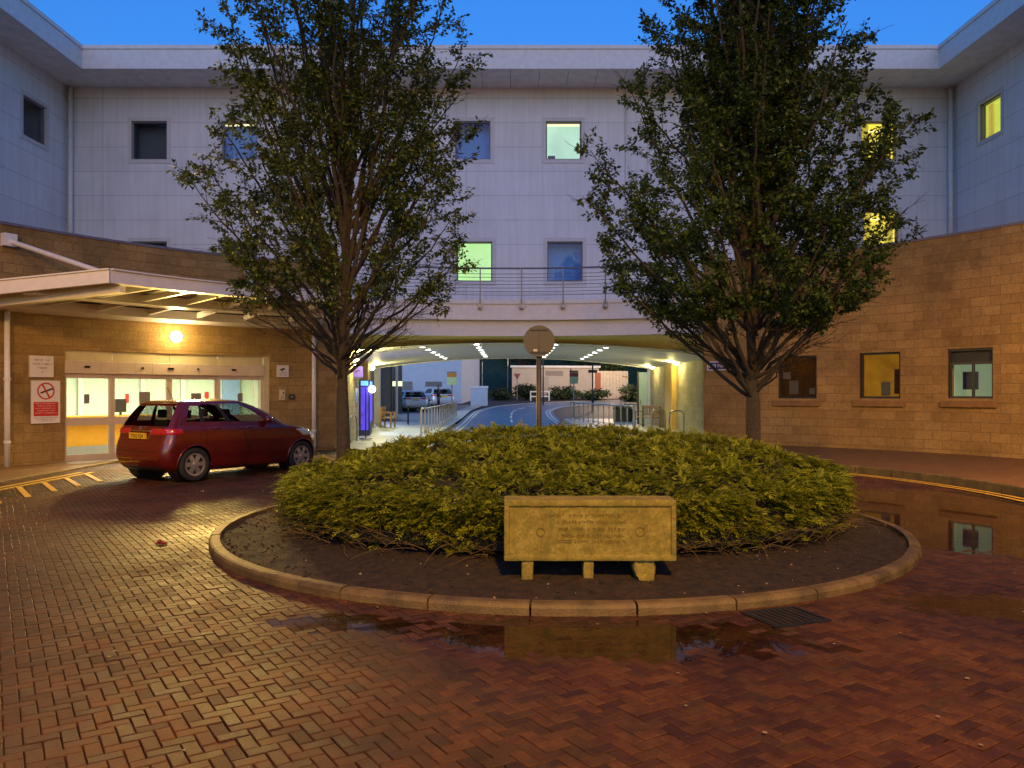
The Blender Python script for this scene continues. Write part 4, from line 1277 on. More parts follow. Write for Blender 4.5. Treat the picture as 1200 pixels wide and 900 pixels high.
# ================================================================== PASSAGE FURNITURE
def rail_fence(name, label, a, b, n, zb_):
    a = Vector(a); b = Vector(b)
    t = thing(name, label, 'railing', a)
    mb = MB(); G = lambda p: g(p.x, p.y) + zb_
    P = [a + (b - a) * i / 10 for i in range(11)]
    mb.tube([Vector((p.x, p.y, G(p) + .95)) for p in P], .035, 8); mb.build('top_rail', M['steel'], t, smooth=True)
    mb = MB(); mb.tube([Vector((p.x, p.y, G(p) + .12)) for p in P], .015, 6); mb.build('bottom_rail', M['steel'], t, smooth=True)
    for i in range(n):
        p = a + (b - a) * i / (n - 1); z = G(p)
        mb = MB(); w = .035 if i in (0, n - 1) else .024
        mb.box(p.x - w, p.x + w, p.y - w, p.y + w, z, z + .93); mb.build('post' if i in (0, n - 1) else 'baluster', M['steel'], t)
rail_fence('guard_rail', 'steel post guard rail beside the road on the kiosk side of the passage', (-3.2, 28.3, 0), (-3.3, 47.5, 0), 16, .06)
rail_fence('guard_rail', 'steel post guard rail beside the road on the bike hoop side of the passage', (5.0, 32.9, 0), (3.1, 42.5, 0), 13, .1)

def bench(label, loc, rz):
    t = thing('bench', label, 'bench', loc, rz, 'wooden benches in the passage')
    for i in range(4):
        mb = MB(); mb.box(-.62, .62, -.22 + i * .115, -.125 + i * .115, .42, .45); mb.build('seat_slat', M['wood'], t, local=True)
    for sx in (-.58, .58):
        mb = MB(); mb.box(sx - .035, sx + .035, -.24, -.17, 0, .64); mb.build('leg', M['wood'], t, local=True)
        mb = MB(); mb.box(sx - .035, sx + .035, .2, .27, 0, .92); mb.build('leg', M['wood'], t, local=True)
        mb = MB(); mb.box(sx - .04, sx + .04, -.26, .2, .64, .68); mb.build('armrest', M['wood'], t, local=True)
    mb = MB(); mb.box(-.55, .55, .215, .245, .82, .92); mb.box(-.55, .55, .215, .245, .5, .56)
    for i in range(9): mb.box(-.5 + i * .125 - .03, -.5 + i * .125 + .03, .22, .24, .56, .82)
    mb.build('backrest', M['wood'], t, local=True)
bench('wooden slatted bench against the passage wall beside the glowing kiosk', (-5.45, 35.3, .06), rad(90))
bench('wooden slatted bench against the passage wall beside the bike hoops', (5.75, 34.2, .12), rad(-62))

M['screen'] = emit('lit_kiosk_front', (.1, .06, .9), 1.1, .75, 4)
M['screen_top'] = emit('lit_kiosk_header', (.15, .45, 1), 1.4)
M['sign_purple'] = emit('lit_purple_sign', (.14, .08, .6), .55, .1)
k = thing('vending_kiosk', 'tall drinks kiosk with glowing blue front against the passage wall', 'kiosk', FPL[0] + FPL[1] * 5.6 + FPL[2] * .4 + Vector((0, 0, .06)))
mb = MB(); mb.fb(FPL, 5.0, 6.3, .06, 2.05, .03, .42); mb.build('cabinet', M['sign_blue'], k, bevel=.02)
mb = MB(); mb.fb(FPL, 5.06, 6.24, .55, 1.8, .42, .435); mb.fb(FPL, 4.98, 5.0, .25, 1.8, .1, .36); mb.build('display', M['screen'], k)
mb = MB(); mb.fb(FPL, 5.06, 6.24, 1.82, 2.0, .42, .44); mb.fb(FPL, 4.98, 5.0, 1.85, 2.02, .1, .36); mb.build('header', M['screen_top'], k)
mb = MB(); mb.fb(FPL, 5.1, 6.2, .14, .45, .42, .43); mb.build('dispenser_tray', M['black'], k)
ko = FPL[0] + FPL[1] * 4.9 + FPL[2] * .5
mb = MB(); mb.lathe([(.13 * math.sin(PI * q / 8), 1.72 - .13 * math.cos(PI * q / 8)) for q in range(9)], 12, Matrix.Translation(ko)); mb.build('orb_lamp', M['lamp_white'], k, smooth=True)
light('kiosk_glow', 'POINT', FPL[0] + FPL[1] * 5.2 + FPL[2] * 1.1 + Vector((0, 0, 1.2)), 22, (.3, .2, 1), .3)

hp = FPL[0] + FPL[1] * 2.6
s = thing('hanging_sign', 'square purple sign with a dark arrow projecting from the passage wall', 'sign', hp + Vector((0, 0, 2.2)))
mb = MB(); mb.box(hp.x + .04, hp.x + .34, hp.y - .03, hp.y + .03, 2.1, 2.46); mb.build('panel', M['sign_purple'], s)
mb = MB(); mb.box(hp.x + .12, hp.x + .26, hp.y - .036, hp.y - .031, 2.3, 2.33); mb.box(hp.x + .09, hp.x + .15, hp.y - .036, hp.y - .031, 2.25, 2.3); mb.build('arrow', M['black'], s)
mb = MB(); mb.fb(FPL, 3.2, 4.3, 1.25, 1.75, .03, .05)
s = mb.build('poster', pm('teal_poster', (.05, .22, .26), .5, var=.2), None); tag(s, 'teal poster on the passage wall under the hanging purple sign', 'poster')

def hoop(label, x, y, z, w, rz, h=.82):
    t = thing('bike_hoop', label, 'bike stand', (x, y, z), rz, 'steel bike hoops')
    pts = [(-w / 2, 0, 0), (-w / 2, 0, h - .2)] + [(-w / 2 + .2 - .2 * math.cos(a), 0, h - .2 + .2 * math.sin(a)) for a in (rad(30), rad(60), rad(90))]
    pts += [(-p[0], 0, p[2]) for p in reversed(pts)]
    mb = MB(); mb.tube(pts, .026, 8); mb.build('tube', M['steel'], t, smooth=True, local=True)
    for s_ in (-1, 1):
        mb = MB(); mb.lathe([(0, .012), (.07, .012), (.075, 0)], 12, Matrix.Translation((s_ * w / 2, 0, 0))); mb.build('base_plate', M['steel'], t, local=True)
hoop('steel bike hoop beside the passage wall, nearer the wooden bench', 5.7, 31.2, .12, .75, rad(35))
hoop('steel bike hoop beside the passage wall, nearer the stone corner', 5.95, 29.0, .12, .75, rad(35))
hoop('steel bike hoop at the passage mouth behind the sparse tree', -5.0, 25.3, .06, .6, rad(80))
s = thing('post', 'thin black pole on a flat base plate in front of the glowing kiosk', 'pole', (-4.85, 26.6, .06))
mb = MB(); mb.tube([(-4.85, 26.6, .06), (-4.85, 26.6, 1.75)], .022, 8); mb.build('pole', M['black'], s)
mb = MB(); mb.lathe([(0, .03), (.2, .025), (.22, 0)], 16, Matrix.Translation((-4.85, 26.6, .062))); mb.build('base_plate', M['black'], s)
s = thing('bollard', 'thin black bollard at the car park edge beside the bench', 'bollard', (-5.0, 38.6, .06))
mb = MB(); mb.tube([(-5.0, 38.6, 0), (-5.0, 38.6, .95)], .04, 10); mb.build('post', M['black'], s)
mb = MB(); mb.lathe([(.0, .985), (.055, .97), (.055, .9)], 10, Matrix.Translation((-5.0, 38.6, 0))); mb.build('cap', M['black'], s)

# pale open door and white columns at the passage ends
s = thing('open_door', 'pale blue door leaf standing open at the far passage end', 'door', (6.1, 37.6, 0))
mb = MB(); mb.box(5.95, 6.35, 37.6, 37.66, .1, 2.55); mb.build('leaf', pm('pale_blue_paint', (.4, .55, .68), .4, var=.05), s)
mb = MB(); mb.box(5.88, 5.95, 37.58, 37.68, .1, 2.6); mb.build('frame', M['frame_dark'], s)
mb = MB(); mb.box(6.0, 6.04, 37.56, 37.6, 1.05, 1.25); mb.build('handle', M['steel'], s)
for x, y, lab in ((6.55, 37.9, 'square white column beside the open pale blue door'), (-6.6, 39.3, 'square white column at the car park end of the kiosk wall')):
    s = thing('column', lab, 'column', (x, y, 0))
    mb = MB(); mb.box(x - .14, x + .14, y - .14, y + .14, .0, 2.9); mb.build('shaft', M['white'], s)
    mb = MB(); mb.box(x - .18, x + .18, y - .18, y + .18, 0, .2); mb.build('plinth', M['white'], s)
for x, y, lab in ((5.6, 40.5, 'low dark planter box beyond the guard rail, beside the pale blue door'),):
    s = thing('planter', lab, 'planter', (x, y, g(x, y)))
    mb = MB(); z = g(x, y); mb.box(x - .45, x + .45, y - .3, y + .3, z, z + .75); mb.build('box', M['frame_dark'], s, bevel=.02)
    V, Q = [], []
    for i in range(500):
        p = Vector((x + RND.uniform(-.44, .44), y + RND.uniform(-.3, .3), z + .72 + RND.random() ** 2 * .3)); b_ = len(V)
        for _ in range(4): V.append(tuple(p + Vector((RND.uniform(-.06, .06), RND.uniform(-.06, .06), RND.uniform(-.04, .04)))))
        Q.append((b_, b_ + 1, b_ + 2, b_ + 3))
    np_mesh('foliage', V, Q, M['grass'], s)
# ================================================================== CARS
def paint(name, col, rough=.28):
    m, nt, b = _new(name)
    b.inputs['Base Color'].default_value = rgb(col); b.inputs['Roughness'].default_value = rough; b.inputs['Metallic'].default_value = .15
    b.inputs['Coat Weight'].default_value = .9; b.inputs['Coat Roughness'].default_value = .06
    bump(nt, b, noise_out(nt, 900, 2), .03, .001)
    drops = noise_out(nt, 160, 2)
    nt.links.new(mathn(nt, 'MULTIPLY_ADD', drops, .25, rough - .1), b.inputs['Roughness'])
    return m
M['car_glass'] = glass_mat('car_glass', (.5, .53, .53), .02, 1.5, .9)
M['tail_red'] = pm('tail_lamp_red', (.45, .012, .02), .15, var=.25, scale=30, coat=1)
M['lamp_clear'] = pm('lamp_clear', (.6, .6, .6), .12, .3, var=.1, coat=1)
M['rim'] = pm('alloy_rim', (.5, .49, .47), .3, .7, var=.1)
M['chrome'] = pm('chrome', (.7, .68, .66), .12, 1, var=0)
M['plate'] = pm('yellow_plate', (.75, .48, .03), .4, var=.03)
M['seat'] = pm('seat_cloth', (.03, .03, .032), .8, var=.1)

def catmull(A, sub):
    A = np.array(A, float); n = len(A); out = []
    for i in range(n - 1):
        p0, p1, p2, p3 = A[max(i - 1, 0)], A[i], A[i + 1], A[min(i + 2, n - 1)]
        for k in range(sub):
            t = k / sub
            out.append(.5 * (2 * p1 + (p2 - p0) * t + (2 * p0 - 5 * p1 + 4 * p2 - p3) * t * t + (3 * p1 - p0 - 3 * p2 + p3) * t ** 3))
    out.append(A[-1]); return np.array(out)

NRr, NC, NS = 10, 8, 96
def make_car(label, body, loc, rz, sl, wheels, plate_txt=None, nspoke=6, group=None, detail=True):
    root = thing('parked_car', label, 'car', loc, rz, group)
    SUB = 6
    S = catmull(sl, SUB)           # xr xf w zr zf rr rf
    rows = []
    for xr, xf, w, zr, zf, rr, rf in S:
        pts = []
        for i in range(NRr):
            y = (w - rr) * i / NRr; pts.append((xr + .05 * (y / max(w, .01)) ** 2, y))
        b_ = .05 * ((w - rr) / max(w, .01)) ** 2
        for i in range(NC):
            a = PI / 2 * i / NC; pts.append((xr + b_ + rr * (1 - math.cos(a)), w - rr + rr * math.sin(a)))
        x0, x1 = xr + b_ + rr, xf - rf * 1.3
        for i in range(NS): pts.append((x0 + (x1 - x0) * i / NS, w + .012 * math.sin(PI * i / NS)))
        for i in range(NC):
            a = PI / 2 * i / NC; pts.append((x1 + (rf * 1.3 - .14) * math.sin(a), w - rf + rf * math.cos(a)))
        for i in range(NRr + 1):
            y = (w - rf) * (1 - i / NRr); pts.append((xf - .14 * (y / max(w - rf, .01)) ** 2, y))
        L = xf - xr
        rows.append([(x, y, zr + (zf - zr) * (x - xr) / L) for x, y in pts])
    P = np.array(rows)
    nrw, nc = P.shape[:2]
    du = np.gradient(P, axis=1); dv = np.gradient(P, axis=0)
    Nn = np.cross(du, dv); Nn /= np.maximum(np.linalg.norm(Nn, axis=2, keepdims=True), 1e-9)
    mid = np.array([(sl[0][0] + sl[0][1]) / 2, 0, .7])
    if np.mean(np.sum(Nn * (P - mid), axis=2)) < 0: Nn = -Nn
    side0 = NRr + NC
    K = lambda k: int(round(k * SUB))
    SD = lambda s: int(round(side0 + s * NS))
    fr0 = side0 + NS
    winrow = (K(6.25), K(7.8))
    wins = {'rear_window': (0, NRr + 3, K(5.9), K(7.75)), 'quarter_window': (SD(.05), SD(.2), K(6.4), K(7.7)), 'rear_door_window': (SD(.225), SD(.465), *winrow), 'front_door_window': (SD(.5), SD(.9), *winrow),
            'windscreen': (fr0 + 4, nc - 1, K(6.15), K(7.9))}
    # wheel arches cut from the shell, edge verts pulled on to the circle
    Pb = P.copy(); RA = .365
    inside = np.zeros((nrw, nc), bool)
    for wx, wz in wheels:
        d = np.hypot(P[:, :, 0] - wx, P[:, :, 2] - wz)
        ins = (d < RA) & (P[:, :, 1] > .5)
        f = RA / np.maximum(d, 1e-6)
        Pb[:, :, 0] = np.where(ins, wx + (P[:, :, 0] - wx) * f, Pb[:, :, 0]); Pb[:, :, 2] = np.where(ins, wz + (P[:, :, 2] - wz) * f, Pb[:, :, 2])
        inside |= ins
    V, Q = [], []
    idx = np.arange(nrw * nc).reshape(nrw, nc)
    for sgn in (1, -1):
        base = len(V)
        V += [(p[0], p[1] * sgn, p[2]) for p in Pb.reshape(-1, 3)]
        for r in range(nrw - 1):
            for c in range(nc - 1):
                if inside[r, c] and inside[r + 1, c] and inside[r, c + 1] and inside[r + 1, c + 1]: continue
                if any(c0 <= c < c1 and r0 <= r < r1 for c0, c1, r0, r1 in wins.values()): continue
                q = [base + idx[r, c], base + idx[r, c + 1], base + idx[r + 1, c + 1], base + idx[r + 1, c]]
                Q.append(q if sgn > 0 else q[::-1])
    o = np_mesh('body', V, Q, body, None, smooth=True); o.parent = root
    def put(mb, name, m, parent=root, smooth=False, bevel=0):
        return mb.build(name, m, parent, bevel, smooth, local=True)
    def patch(name, m, c0, c1, r0, r1, off, sides=(1, -1), parent=root, border=True, joined=False):
        res = []
        allV, allQ = [], []
        for sgn in sides:
            v, q = [], []
            for r in range(r0, r1 + 1):
                for c in range(c0, c1 + 1):
                    e = (r in (r0, r1)) or c == c1 or (c == c0 and c0 > 0)
                    p = P[r, c] + Nn[r, c] * (off if not (e and border) else -.004)
                    v.append((p[0], p[1] * sgn, p[2]))
            w_ = c1 - c0 + 1
            for r in range(r1 - r0):
                for c in range(w_ - 1):
                    a = r * w_ + c; f = (a, a + 1, a + w_ + 1, a + w_)
                    q.append(f if sgn > 0 else f[::-1])
            if joined:
                n0 = len(allV); allV += v; allQ += [tuple(n0 + i for i in f) for f in q]
            else:
                ob = np_mesh(name, v, q, m, None, smooth=True); ob.parent = parent; res.append(ob)
        if joined:
            ob = np_mesh(name, allV, allQ, m, None, smooth=True); ob.parent = parent; res.append(ob)
        return res
    for nm, (c0, c1, r0, r1) in wins.items():
        patch(nm, M['car_glass'], c0, c1, r0, r1, -.004, border=False, joined=nm in ('rear_window', 'windscreen'))
    patch('window_pillar', M['black'], SD(.455), SD(.505), K(6.2), K(7.85), .004)
    patch('window_pillar', M['black'], SD(.19), SD(.232), K(6.2), K(7.85), .004)
    patch('tail_light', M['tail_red'], NRr - 5, SD(.035), K(4.35), K(5.35), .016)
    patch('headlight', M['lamp_clear'], SD(.97), fr0 + NC + 5, K(3.6), K(4.6), .012)
    patch('lower_bumper', M['frame_dark'], 0, NRr + 2, K(.4), K(1.2), .006, joined=True)
    patch('grille', M['frame_dark'], nc - 9, nc - 1, K(1.6), K(3.3), .006, joined=True)
    # seams, handles, mirrors
    def on(r, c, off, sgn): 
        p = P[r, c] + Nn[r, c] * off
        return Vector((p[0], p[1] * sgn, p[2]))
    mb = MB()
    for sgn in (1, -1):
        for s_, ka, kb in ((.485, .7, 6.1), (.925, .9, 5.8), (.2, 3.3, 6.2)):
            mb.tube([on(r, SD(s_), .0005, sgn) for r in range(K(ka), K(kb))], .0045, 4)
        mb.tube([on(K(.8), c, .0005, sgn) for c in range(SD(.24), SD(.92), 4)], .004, 4)
        mb.tube([on(K(2.75), c, .0005, sgn) for c in range(0, SD(.035), 2)], .005, 4)
    put(mb, 'door_seam', M['black'])
    for sgn in (1, -1):
        for s_ in (.27, .55):
            mb = MB(); a = on(K(5.1), SD(s_), .022, sgn); b = on(K(5.12), SD(s_ + .055), .022, sgn)
            mb.tube([a, (a + b) / 2 + Vector((0, .008 * sgn, 0)), b], [.012, .016, .012], 6); put(mb, 'door_handle', body, smooth=True)
        mb = MB(); a = on(K(6.4), SD(.89), .1, sgn)
        mb.lathe([(.0, -.07), (.05, -.06), (.075, 0), (.06, .06), (0, .08)], 12, Matrix.Translation(a) @ Matrix.Scale(1.25, 4, (0, 1, 0)) @ Matrix.Rotation(PI / 2, 4, 'Y'))
        mb.tube([a - Vector((0, .1 * sgn, .04)), a], .018, 6); put(mb, 'wing_mirror', body, smooth=True)
        # arch lip
    for wx, wz in wheels:
        for sgn in (1, -1):
            mb = MB(); pts = []
            for i in range(25):
                a = rad(-12 + 204 * i / 24); x, z = wx + RA * math.cos(a), wz + RA * math.sin(a)
                j = np.unravel_index(np.argmin((P[:, :, 0] - x) ** 2 + (P[:, :, 2] - z) ** 2 + (P[:, :, 1] < .5) * 9), P.shape[:2])
                pts.append((x, sgn * P[j][1], z))
            mb.tube(pts, .014, 6); put(mb, 'wheel_arch', body, smooth=True)
            mb = MB(); cyl = Matrix.Translation((wx, sgn * .78, wz)) @ Matrix.Rotation(PI / 2 * sgn, 4, 'X')
            mb.lathe([(RA + .005, -.03), (RA + .005, .28), (0, .28)], 28, cyl); put(mb, 'wheel_well', M['black'])
            # wheel
            W_ = Matrix.Translation((wx, sgn * .79, wz)) @ Matrix.Rotation(-PI / 2 * sgn, 4, 'X')
            rt = wz
            mb = MB(); mb.lathe([(rt - .11, .05), (rt - .075, .085), (rt - .02, .08), (rt, .055), (rt, -.1), (rt - .03, -.12), (rt - .11, -.1)], 36, W_)
            wh = put(mb, 'wheel', M['rubber'], smooth=True)
            mb = MB(); rr_ = rt - .105
            mb.lathe([(rr_ - .03, .055), (rr_ + .004, .06), (rr_ + .006, .02), (rr_ - .02, .02)], 36, W_, True); mb.lathe([(0, .075), (.05, .072), (.065, .05), (.065, .02)], 18, W_)
            for i in range(nspoke):
                R2 = W_ @ Matrix.Rotation(2 * PI * i / nspoke, 4, 'Z')
                mb.hexa([R2 @ Vector(q) for q in ((.05, -.042, .03), (rr_ - .01, -.05, .03), (rr_ - .01, .05, .03), (.05, .042, .03), (.05, -.034, .066), (rr_ - .01, -.038, .056), (rr_ - .01, .038, .056), (.05, .034, .066))])
            put(mb, 'rim', M['rim'], wh)
            mb = MB(); mb.lathe([(0, .012), (rr_, .012)], 24, W_); put(mb, 'brake_disc', M['frame_dark'], wh)
    # interior
    for x, y in ((2.0, .36), (2.0, -.36), (1.1, .4), (1.1, -.4)):
        mb = MB(); mb.box(x - .25, x + .25, y - .22, y + .22, .45, .62); mb.box(x - .33, x - .2, y - .21, y + .21, .6, 1.14)
        mb.box(x - .32, x - .24, y - .12, y + .12, 1.17, 1.33); put(mb, 'car_seat', M['seat'], bevel=.03)
    mb = MB(); mb.box(.3, 3.2, -.72, .72, .3, .42); mb.box(2.7, 3.05, -.68, .68, .5, .98); put(mb, 'dashboard', M['seat'])
    # rear: plate, badge strip, wiper
    rp = P[K(4.15), 0]
    if plate_txt is not None:
        zc_ = rp[2]; xx = min(P[K(3.7), 0][0], P[K(4.5), 0][0]) - .012
        mb = MB(); mb.box(xx - .008, xx + .03, -.26, .26, zc_ - .055, zc_ + .055); pt_ = put(mb, 'number_plate', M['plate'])
        if plate_txt:
            v, f = text_geo(plate_txt, .1, .0015); mb = MB(); mb.add(v, f, Matrix(((0, 0, -1, xx - .0095), (-1, 0, 0, 0), (0, 1, 0, zc_ - .003), (0, 0, 0, 1)))); put(mb, 'lettering', M['black'], pt_)
        mb = MB(); xx2 = P[K(4.85), 0][0]; mb.box(xx2 - .02, xx2 + .03, -.3, .3, P[K(4.85), 0][2] - .01, P[K(4.85), 0][2] + .012); put(mb, 'tailgate_trim', M['chrome'], bevel=.004)
        e = P[K(5.3), 0]; mb = MB(); mb.lathe([(0, .018), (.03, .014), (.034, 0)], 16, Matrix.Translation((e[0] - .002, 0, e[2])) @ Matrix.Rotation(-PI / 2, 4, 'Y') @ Matrix.Scale(1.5, 4, (0, 1, 0))); put(mb, 'badge', M['chrome'])
    a = P[K(8.6), 0]
    mb = MB(); mb.tube([(a[0] + .3, .0, P[K(10), 0][2] - .02), (a[0] + .16, 0, P[K(10), 0][2] + .24)], .006, 5); put(mb, 'aerial', M['black'])
    mb = MB(); sp = P[K(8.0), :NRr + 5]
    for sgn in (1, -1):
        for i in range(len(sp) - 1):
            p, q = sp[i], sp[i + 1]
            A = lambda v, dx, dz: Vector((v[0] + dx, v[1] * sgn, v[2] + dz))
            mb.face([A(p, .12, .045), A(q, .12, .045), A(q, -.05, -.005), A(p, -.05, -.005)]); mb.face([A(p, -.05, -.005), A(q, -.05, -.005), A(q, -.03, -.035), A(p, -.03, -.035)]); mb.face([A(p, -.03, -.035), A(q, -.03, -.035), A(q, .1, -.02), A(p, .1, -.02)])
    put(mb, 'spoiler', body, smooth=True)
    return root

venga = [  # xr xf w zr zf rr rf
    (.30, 3.78, .70, .17, .17, .20, .30), (.12, 3.93, .81, .26, .22, .22, .34), (.02, 4.00, .855, .44, .42, .24, .38), (.03, 4.00, .872, .64, .62, .24, .42),
    (.09, 3.90, .872, .83, .80, .24, .44), (.12, 3.62, .855, .97, .93, .22, .42), (.17, 3.22, .825, 1.06, 1.0, .2, .38), (.30, 2.72, .755, 1.27, 1.26, .18, .33),
    (.46, 2.18, .66, 1.46, 1.47, .17, .28), (.56, 1.98, .52, 1.505, 1.515, .17, .26), (.95, 1.7, .22, 1.53, 1.535, .1, .1)]
RZ = rad(56)
lr = Vector((.70, -.79, 0)); Rm = Matrix.Rotation(RZ, 3, 'Z')
org = Vector((-6.0, 15.1, 0)) - Rm @ lr
make_car('red five door hatchback parked in front of the glazed entrance doors', paint('dark_red_paint', (.12, .008, .006), .24), (org.x, org.y, -.065), RZ, venga, ((.70, .315), (3.27, .315)), 'YX62 KJA')
low = [(a, b, c, d * .945 if d > .5 else d, e * .945 if e > .5 else e, f, h) for a, b, c, d, e, f, h in venga]
low = [(a, b + .15, c, d, e, f, h) for a, b, c, d, e, f, h in low]
def gl(x, y): return (x, y, g(x, y) + .012)
make_car('white hatchback parked on the car park, closest to the wooden bench', paint('white_car_paint', (.72, .72, .72), .3), gl(-6.55, 55.0), rad(112), low, ((.72, .31), (3.36, .31)), '', 7, 'white cars in the car park')
make_car('silver grey hatchback parked on the car park with the dark clothed person behind it', paint('silver_car_paint', (.5, .52, .55), .3), gl(-5.05, 59.5), rad(113), venga, ((.72, .31), (3.3, .31)), '', 5, 'white cars in the car park')

# ================================================================== PERSON
def person(loc, rz):
    J = [(0, 0, .95), (0, 0, 1.15), (0, .01, 1.35), (0, .0, 1.48), (0, -.01, 1.56), (0, -.015, 1.66), (0, -.01, 1.75),
         (.1, 0, .88), (.11, -.02, .5), (.115, .02, .09), (.12, -.13, .04), (-.1, 0, .88), (-.11, -.02, .5), (-.115, .02, .09), (-.12, -.13, .04),
         (.19, 0, 1.41), (.24, .02, 1.14), (.2, -.12, .93), (.18, -.17, .85), (-.19, 0, 1.41), (-.24, .02, 1.14), (-.2, -.12, .93), (-.18, -.17, .85)]
    E = [(0, 1), (1, 2), (2, 3), (3, 4), (4, 5), (5, 6), (0, 7), (7, 8), (8, 9), (9, 10), (0, 11), (11, 12), (12, 13), (13, 14), (2, 15), (15, 16), (16, 17), (17, 18), (2, 19), (19, 20), (20, 21), (21, 22)]
    Rr = [(.16, .12), (.16, .115), (.18, .12), (.07, .065), (.06, .06), (.085, .1), (.07, .08)] + [(.1, .1), (.07, .07), (.05, .055), (.045, .035)] * 2 + [(.075, .07), (.055, .055), (.042, .042), (.035, .045)] * 2
    me = bpy.data.meshes.new('person'); me.from_pydata(J, E, [])
    o = bpy.data.objects.new('person', me); COL.objects.link(o)
    sk = o.modifiers.new('skin', 'SKIN')
    for v, r_ in zip(me.skin_vertices[0].data, Rr): v.radius = r_
    me.skin_vertices[0].data[0].use_root = True
    o.modifiers.new('smooth', 'SUBSURF').levels = 2
    dg = bpy.context.evaluated_depsgraph_get()
    m2 = bpy.data.meshes.new_from_object(o.evaluated_get(dg))
    bpy.data.objects.remove(o)
    for m in (pm('dark_jacket', (.012, .013, .018), .8), pm('dark_trousers', (.018, .018, .022), .8), pm('skin', (.42, .24, .17), .6), M['black']): m2.materials.append(m)
    for p in m2.polygons:
        z = p.center.z; hand = z < .93 and abs(p.center.x) > .15 and z > .7
        p.material_index = 2 if z > 1.52 or hand else (3 if z < .1 else (1 if z < .92 else 0)); p.use_smooth = True
    o = bpy.data.objects.new('person', m2); COL.objects.link(o); o.location = loc; o.rotation_euler = (0, 0, rz)
    tag(o, 'person in dark jacket and trousers standing behind the silver grey car', 'person')
    mb = MB(); mb.lathe([(.093 * math.cos(t), .105 * math.sin(t)) for t in [rad(-10 + 10 * i) for i in range(11)]], 16, Matrix.Translation((0, .015, 1.7))); h = mb.build('hair', M['black'], o, smooth=True, local=True)
    mb = MB(); mb.lathe([(.018, 0), (.012, .02), (0, .035)], 8, Matrix.Translation((0, -.1, 1.665)) @ Matrix.Rotation(PI / 2, 4, 'X')); mb.build('nose', m2.materials[2], o, smooth=True, local=True)
person(gl(-5.2, 56.6), rad(80))

# ================================================================== BEYOND THE PASSAGE
def poly_building(name, label, poly, z0, z1, m, base):
    t = thing(name, label, 'building', base)
    mb = MB(); prism(mb, poly, z0, z1); mb.build('wall', m, t)
    return t
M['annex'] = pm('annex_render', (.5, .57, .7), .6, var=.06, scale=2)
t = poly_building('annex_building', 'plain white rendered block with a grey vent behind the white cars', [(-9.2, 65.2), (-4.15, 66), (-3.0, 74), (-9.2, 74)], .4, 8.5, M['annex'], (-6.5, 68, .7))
fra = (Vector((-9.2, 65.2, 0)), Vector((5.05, .8, 0)).normalized(), Vector((.8, -5.05, 0)).normalized())
mb = MB(); mb.fb(fra, 2.15, 3.5, 2.1, 2.5, 0, .04)
for i in range(5): mb.fb(fra, 2.2, 3.45, 2.14 + i * .07, 2.17 + i * .07, .04, .06)
mb.build('vent', M['frame_grey'], t)
mb = MB(); mb.fb(fra, -.05, 5.13, 8.5, 8.7, -1, .08); mb.build('coping', M['white'], t)
mb = MB(); mb.fb(fra, .3, 1.1, .5, 2.5, 0, .05); mb.build('door', M['frame_grey'], t)
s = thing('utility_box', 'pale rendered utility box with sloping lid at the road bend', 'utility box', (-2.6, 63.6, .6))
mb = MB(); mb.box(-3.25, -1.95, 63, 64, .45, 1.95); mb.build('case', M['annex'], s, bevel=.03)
mb = MB(); mb.hexa([Vector(p) for p in ((-3.3, 62.95, 1.95), (-1.9, 62.95, 1.95), (-1.9, 64.05, 1.95), (-3.3, 64.05, 1.95), (-3.3, 62.95, 2.0), (-1.9, 62.95, 2.0), (-1.9, 64.05, 2.12), (-3.3, 64.05, 2.12))]); mb.build('lid', M['white'], s)
s = thing('gate_panel', 'grey brown boarded gate beyond the far end of the kiosk wall', 'gate', (-7.4, 46.5, .1))
mb = MB()
for i in range(9): mb.box(-8.2 + i * .13, -8.08 + i * .13, 46.5, 46.54, .12, 3.6)
mb.build('board_panel', pm('weathered_board', (.2, .17, .14), .8, var=.2), s)
mb = MB(); mb.box(-8.3, -8.2, 46.46, 46.58, .05, 3.7); mb.box(-7.03, -6.95, 46.46, 46.58, .05, 3.7); mb.box(-8.2, -7.03, 46.55, 46.6, 2.7, 2.85); mb.build('frame', M['frame_dark'], s)
s = thing('post', 'slim white post between the boarded gate and the yellow lit sign', 'post', (-6.75, 47, .1))
mb = MB(); mb.tube([(-6.75, 47, .05), (-6.75, 47, 3.9)], .07, 10); mb.build('shaft', M['white'], s)
mb = MB(); mb.box(-6.87, -6.63, 46.88, 47.12, .05, .16); mb.build('base_plate', M['steel'], s)
s = thing('boundary_wall', 'dark rendered wall behind the yellow lit sign', 'wall', (-8, 52, .2))  # dark sheet in place of an opening, its shade put into the colour
mb = MB(); mb.box(-12, -7.15, 52, 52.25, .1, 5.2); mb.build('wall', M['frame_dark'], s)  # no real wall: the dark sheet standing for the shaded opening
mb = MB(); mb.box(-12.05, -7.1, 51.95, 52.3, 5.2, 5.3); mb.build('coping', M['coping'], s)
s = thing('lit_sign', 'small glowing pale yellow sign beside the slim white post', 'sign', (-7.1, 50, 1.8))
mb = MB(); mb.box(-7.45, -6.85, 50, 50.05, 2.0, 2.3); mb.build('panel', emit('lit_yellow_sign', (.9, 1, .5), 1.3), s)
mb = MB(); mb.box(-7.17, -7.13, 50.05, 50.1, .1, 2.3); mb.build('post', M['black'], s)

